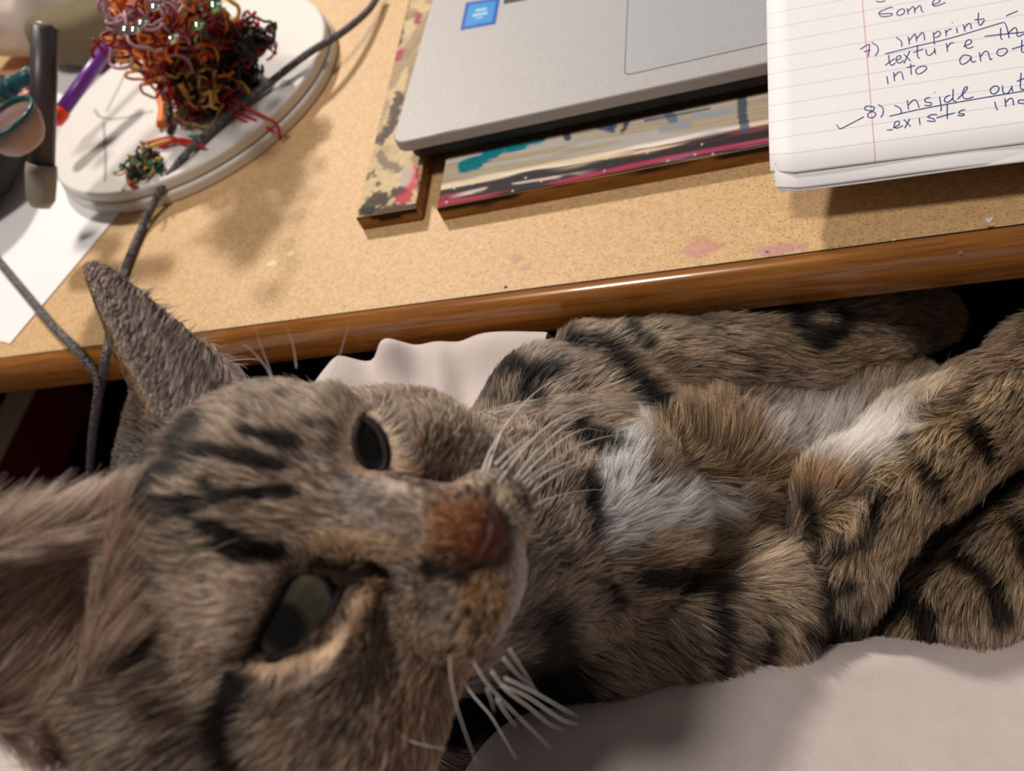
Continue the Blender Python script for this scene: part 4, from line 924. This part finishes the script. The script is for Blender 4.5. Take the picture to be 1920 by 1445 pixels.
fi = rng.choice(len(tri), NH, p=wgt/wgt.sum())
r1, r2 = rng.random(NH), rng.random(NH); sq = np.sqrt(r1)
root = TA[fi]*(1-sq)[:, None]+TB[fi]*(sq*(1-r2))[:, None]+TCc[fi]*(sq*r2)[:, None]
N = normals(root); part = part_of(root); rpx, _ = project(root); hl = head_local(root)
# keep eyes and nose free
ok = np.ones(NH, bool); lidd = np.full(NH, 99.)
for poly, c, R, loc in EYES:
    nr = np.linalg.norm(root-c, axis=1) < R+10
    ins = inpoly(rpx, poly); dd = dpoly(rpx, poly); sd = np.where(ins, -dd, dd)
    ok &= ~(nr & (sd < 5)); lidd = np.where(nr, np.minimum(lidd, sd), lidd)
nr = np.linalg.norm(root-NB, axis=1) < 16
ins = inpoly(rpx, NOSE_POLY); ok &= ~(nr & ins)
root, N, part, rpx, hl, lidd = root[ok], N[ok], part[ok], rpx[ok], hl[ok], lidd[ok]; NH = len(root)
def unit(a): return a/(np.linalg.norm(a, axis=1, keepdims=True)+1e-9)
# body flow from the hints
w = 1/(((rpx[:, None, 0]-FLA[None, :, 0])**2+(rpx[:, None, 1]-FLA[None, :, 1])**2)+900.)**1.6
w /= w.sum(1, keepdims=True); fl4 = w @ FLA[:, 2:6]
ang = (vnoise(root, 9, 51)-.5)*1.1+(vnoise(root, 3, 52)-.5)*.7
ca, sa = np.cos(ang), np.sin(ang); dx, dy = fl4[:, 0]*ca-fl4[:, 1]*sa, fl4[:, 0]*sa+fl4[:, 1]*ca
flow = dx[:, None]*RC[0]-dy[:, None]*RC[1]
length = fl4[:, 2]; lift = fl4[:, 3]
# head flow: away from the nose
hf = root-hw_((0, -20, 24)); hf = hf+HA[:, 1]*8
hf = hf+np.where(hl[:, 1:2] < -20, -HA[:, 2]*10, 0)
j = np.stack([vnoise(root, 6, 61+i)-.5 for i in range(3)], 1)
hf = unit(hf)+j*.7
hd = np.linalg.norm(hl-np.array([0, -22, 27]), axis=1)
hlen = 1.5+5.8*sstep(10, 75, hd); hlen = np.minimum(hlen, .9+.085*np.maximum(lidd, 0)+np.where(lidd > 90, 9, 0))
for poly, c, R, loc in EYES:
    v_ = root-c; dd = np.linalg.norm(v_, axis=1); pd = dpoly(rpx, poly)
    v_ = v_-N*(v_*N).sum(1, keepdims=True); v_ = v_/(np.linalg.norm(v_, axis=1, keepdims=True)+1e-9)
    hf = hf+v_*((dd < R+14)*sstep(70, 5, pd)*2.2)[:, None]
ish = part >= 1
flow = np.where(ish[:, None], hf, flow); length = np.where(ish, hlen, length); lift = np.where(ish, .26, lift)
# ears: short on the back, long loose hairs inside
e = part == 2
if e.any():
    inf = ear_info(root); left = hl[:, 0] > 0
    o = np.where(left, N@EARL[3], N@EARR[3]); te = np.where(left, inf[0][0], inf[1][0])
    inn = e & (o > .15)
    wdir = np.where(left[:, None], -EARL[4]*np.sign(EARL[4]@HA[:, 0]), EARR[4]*np.sign(EARR[4]@HA[:, 0]))
    axd = np.where(left[:, None], EARL[1], EARR[1])
    ef = wdir*1.0-axd*.55+j*.6
    flow = np.where(inn[:, None], ef, np.where(e[:, None], axd+j*.3, flow))
    length = np.where(inn, np.where(left, 10, 17), np.where(e, 3.2, length)); lift = np.where(inn, .3, np.where(e, .15, lift))
    length = np.where(e & (np.abs(o) < .2), 2.2, length)
    xm = inf[0][2]*np.sign(EARL[4]@HA[:, 0])+13.5*np.clip(1-inf[0][0], 0, 1.3)**.8+2.4      # distance from the medial rim
    length = np.where(e & left, np.minimum(length, np.maximum(1.2, .75*xm)), length)
length = np.where(ish & (rpx[:, 0] < 300) & (rpx[:, 1] > 600) & (rpx[:, 1] < 890) & (part == 1), 2.8, length)
T = unit(flow-N*(flow*N).sum(1, keepdims=True))
length = length*(.7+.5*rng.random(NH)); lift = lift*(.7+.6*rng.random(NH))
d0 = unit(T*np.cos(lift*1.5)[:, None]+N*np.sin(lift*1.5)[:, None]+rng.normal(size=(NH, 3))*.13)
d1 = unit(T*np.cos(lift*.35)[:, None]+N*np.sin(lift*.35)[:, None]+rng.normal(size=(NH, 3))*.18)
K = 6
s_ = np.linspace(0, 1, K)[None, :, None]
PTS = root[:, None]+length[:, None, None]*(d0[:, None]*(s_-.5*s_**2)+d1[:, None]*.5*s_**2+0)
# clumping toward shared tips: fine locks, then broader ones
def clump(cs, amt, sd_, pw):
    global PTS
    key = np.floor((root+np.stack([vnoise(root, 4, sd_+i) for i in range(3)], 1)*cs*1.2)/cs).astype(np.int64)
    kid = ((key[:, 0]+5000)*10000+(key[:, 1]+5000))*10000+(key[:, 2]+5000)+part.astype(np.int64)*10**13
    _, inv = np.unique(kid, return_inverse=True); cnt_ = np.bincount(inv).astype(float)
    mt = np.stack([np.bincount(inv, PTS[:, -1, i])/cnt_ for i in range(3)], 1)
    PTS = PTS+((mt[inv]-PTS[:, -1])*amt[:, None])[:, None]*s_**pw
    return rng.random(len(cnt_))[inv]
cr2 = clump(np.where(ish, 2.6, 4.6)[:, None], np.where(ish, .25, .35)*(.5+.7*rng.random(NH)), 71, 1.6)
cr1 = clump(np.where(ish, .7, .95)[:, None], np.full(NH, .75), 81, 1.1)
# colours taken where the visible part of each hair lies
mid, tip = PTS[:, 2], PTS[:, 4]
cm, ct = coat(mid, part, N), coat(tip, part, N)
lum = cm.mean(1)
br = np.where(lum > .45, .9+.15*cr1, .6+.3*rng.random(NH)+.5*cr1)
dark = cr1 < np.where(lum > .5, .03, .26); pale = (cr1 > .8) & (lum > .05)
def vary(c_):
    h = c_*br[:, None]; h = np.where(dark[:, None], h*.4, h); return np.where(pale[:, None], h*.72+srgb(214, 192, 164)*.32, h)
gain = np.where(lum > .45, 1.08, np.where(lum < .03, 1.0, np.where(ish, 1.72, 1.58)))[:, None]
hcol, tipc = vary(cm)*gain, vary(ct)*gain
hcol = hcol*.84+hcol.mean(1, keepdims=True)*.16; tipc = tipc*.84+tipc.mean(1, keepdims=True)*.16
palee = (part == 2) & (hl[:, 0] < 0) & (cr1 > .62)
hcol = np.where(palee[:, None], srgb(214, 188, 166), hcol); tipc = np.where(palee[:, None], srgb(224, 204, 186), tipc)
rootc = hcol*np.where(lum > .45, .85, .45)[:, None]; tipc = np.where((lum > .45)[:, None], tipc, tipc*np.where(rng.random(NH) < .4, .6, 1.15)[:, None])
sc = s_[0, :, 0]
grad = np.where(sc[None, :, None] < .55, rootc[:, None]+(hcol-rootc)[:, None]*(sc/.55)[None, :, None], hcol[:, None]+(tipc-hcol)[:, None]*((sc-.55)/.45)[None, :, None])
def hair(name, PTS, col, rad, m, parent):
    n, k, _ = PTS.shape
    hc = bpy.data.hair_curves.new(name); hc.add_curves([k]*n)
    hc.attributes['position'].data.foreach_set('vector', ((PTS-CVC)*MM).astype(np.float32).ravel())
    ra = hc.attributes.get('radius') or hc.attributes.new('radius', 'FLOAT', 'POINT')
    ra.data.foreach_set('value', (rad*MM).astype(np.float32).ravel())
    a = hc.attributes.new('col', 'FLOAT_COLOR', 'POINT'); c4 = np.ones((n*k, 4), np.float32); c4[:, :3] = np.clip(col, 0, 1).reshape(-1, 3)
    a.data.foreach_set('color', c4.ravel())
    hc.materials.append(m)
    o = bpy.data.objects.new(name, hc); o.location = Vector(CVC)*MM
    return link(o, parent)
CVC = CV.mean(0)
M_fur = bpy.data.materials.new('tabby_fur'); M_fur.use_nodes = True; nt = M_fur.node_tree; nt.nodes.clear()
on = nt.nodes.new('ShaderNodeOutputMaterial'); hb_ = nt.nodes.new('ShaderNodeBsdfHairPrincipled'); at_ = nt.nodes.new('ShaderNodeAttribute'); at_.attribute_name = 'col'
hb_.model = 'CHIANG'; hb_.parametrization = 'COLOR'
nt.links.new(at_.outputs['Color'], hb_.inputs['Color']); df_ = nt.nodes.new('ShaderNodeBsdfDiffuse'); mx_ = nt.nodes.new('ShaderNodeMixShader'); mx_.inputs[0].default_value = .55; nt.links.new(at_.outputs['Color'], df_.inputs['Color']); nt.links.new(hb_.outputs[0], mx_.inputs[1]); nt.links.new(df_.outputs[0], mx_.inputs[2]); nt.links.new(mx_.outputs[0], on.inputs['Surface'])
hb_.inputs['Roughness'].default_value = .42; hb_.inputs['Radial Roughness'].default_value = .6; hb_.inputs['Coat'].default_value = .0
rad = np.where(ish, .062, .085)[:, None]*np.array([1.0, 1, .9, .75, .5, .15])[None]
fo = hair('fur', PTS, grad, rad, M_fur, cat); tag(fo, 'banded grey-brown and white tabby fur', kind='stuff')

# ---- whiskers
M_wh = mat('white_whisker', (238, 228, 222), .35)
def whisker(pts, d0, d1, r):
    n = len(pts); ds = surf_depth(*pts[0], 120, 205)
    if ds: d1 = d1+(ds-d0)*.6; d0 = ds
    P = spline([atd(x, y, d0+(d1-d0)*i/(n-1)) for i, (x, y) in enumerate(pts)], 22)
    if r > .2: r = r*(.85+.3*rng.random())
    tube('whisker', P, np.linspace(r, r*.12, 22), M_wh, cat, 6)
def z5(*q): return [(700+x/3.752, 1060+y/3.752) for x, y in q]
def z6(*q): return [(860+x/4.816, 660+y/4.816) for x, y in q]
for q in (((205, 1100), (300, 860), (500, 560), (780, 300), (1130, 160)), ((235, 1125), (330, 860), (450, 620), (640, 420)), ((245, 1160), (300, 960), (380, 740), (500, 570)), ((330, 1120), (450, 980), (640, 800), (760, 770)), ((335, 1010), (480, 870), (640, 775), (790, 790)),
          ((360, 1180), (560, 910), (800, 670), (1080, 520), (1400, 460), (1700, 490)), ((430, 1250), (640, 970), (900, 710), (1150, 570), (1400, 545)), ((460, 1265), (640, 1060), (900, 820), (1130, 695), (1290, 710)), ((470, 1290), (700, 1090), (1000, 890), (1300, 770), (1600, 735)), ((500, 1340), (740, 1110), (1000, 990), (1100, 980)), ((545, 1395), (760, 1190), (1050, 1020), (1370, 935)), ((600, 1440), (800, 1330), (1050, 1260), (1350, 1235))):
    whisker(z6(*q), 168, 228, .27)
for q in (((538, 610), (545, 780), (590, 1000), (670, 1240), (740, 1420)), ((605, 770), (700, 910), (820, 1050), (900, 1180), (1010, 1370)), ((690, 650), (800, 830), (960, 1000), (1120, 1160), (1250, 1290)), ((830, 740), (940, 880), (1100, 1000), (1230, 1110), (1340, 1160)), ((900, 840), (1080, 920), (1320, 1080), (1440, 1120)), ((925, 790), (1130, 890), (1340, 1010), (1440, 1060)), ((915, 650), (1020, 770), (1150, 880)), ((960, 590), (1050, 730), (1150, 890)), ((800, 870), (830, 950), (850, 1030)), ((870, 940), (940, 1050), (1010, 1140)), ((130, 1140), (280, 1240), (520, 1295))):
    whisker(z5(*q), 157, 163, .24)
for q in (((512, 718), (500, 690), (470, 655), (452, 645)), ((512, 720), (505, 690), (490, 650), (478, 612)), ((556, 690), (550, 650), (536, 610)), ((612, 722), (632, 680), (655, 605)), ((720, 752), (735, 700)), ((352, 1150), (335, 1110), (345, 1060), (420, 1020), (450, 1010)), ((345, 1180), (333, 1230), (340, 1290), (370, 1320)), ((60, 1330), (90, 1250), (130, 1200)), ((848, 820), (862, 800), (880, 780))):
    whisker(q, 186 if q[0][1] < 900 else 160, 186 if q[0][1] < 900 else 158, .13 if q[0][1] < 900 else .06)
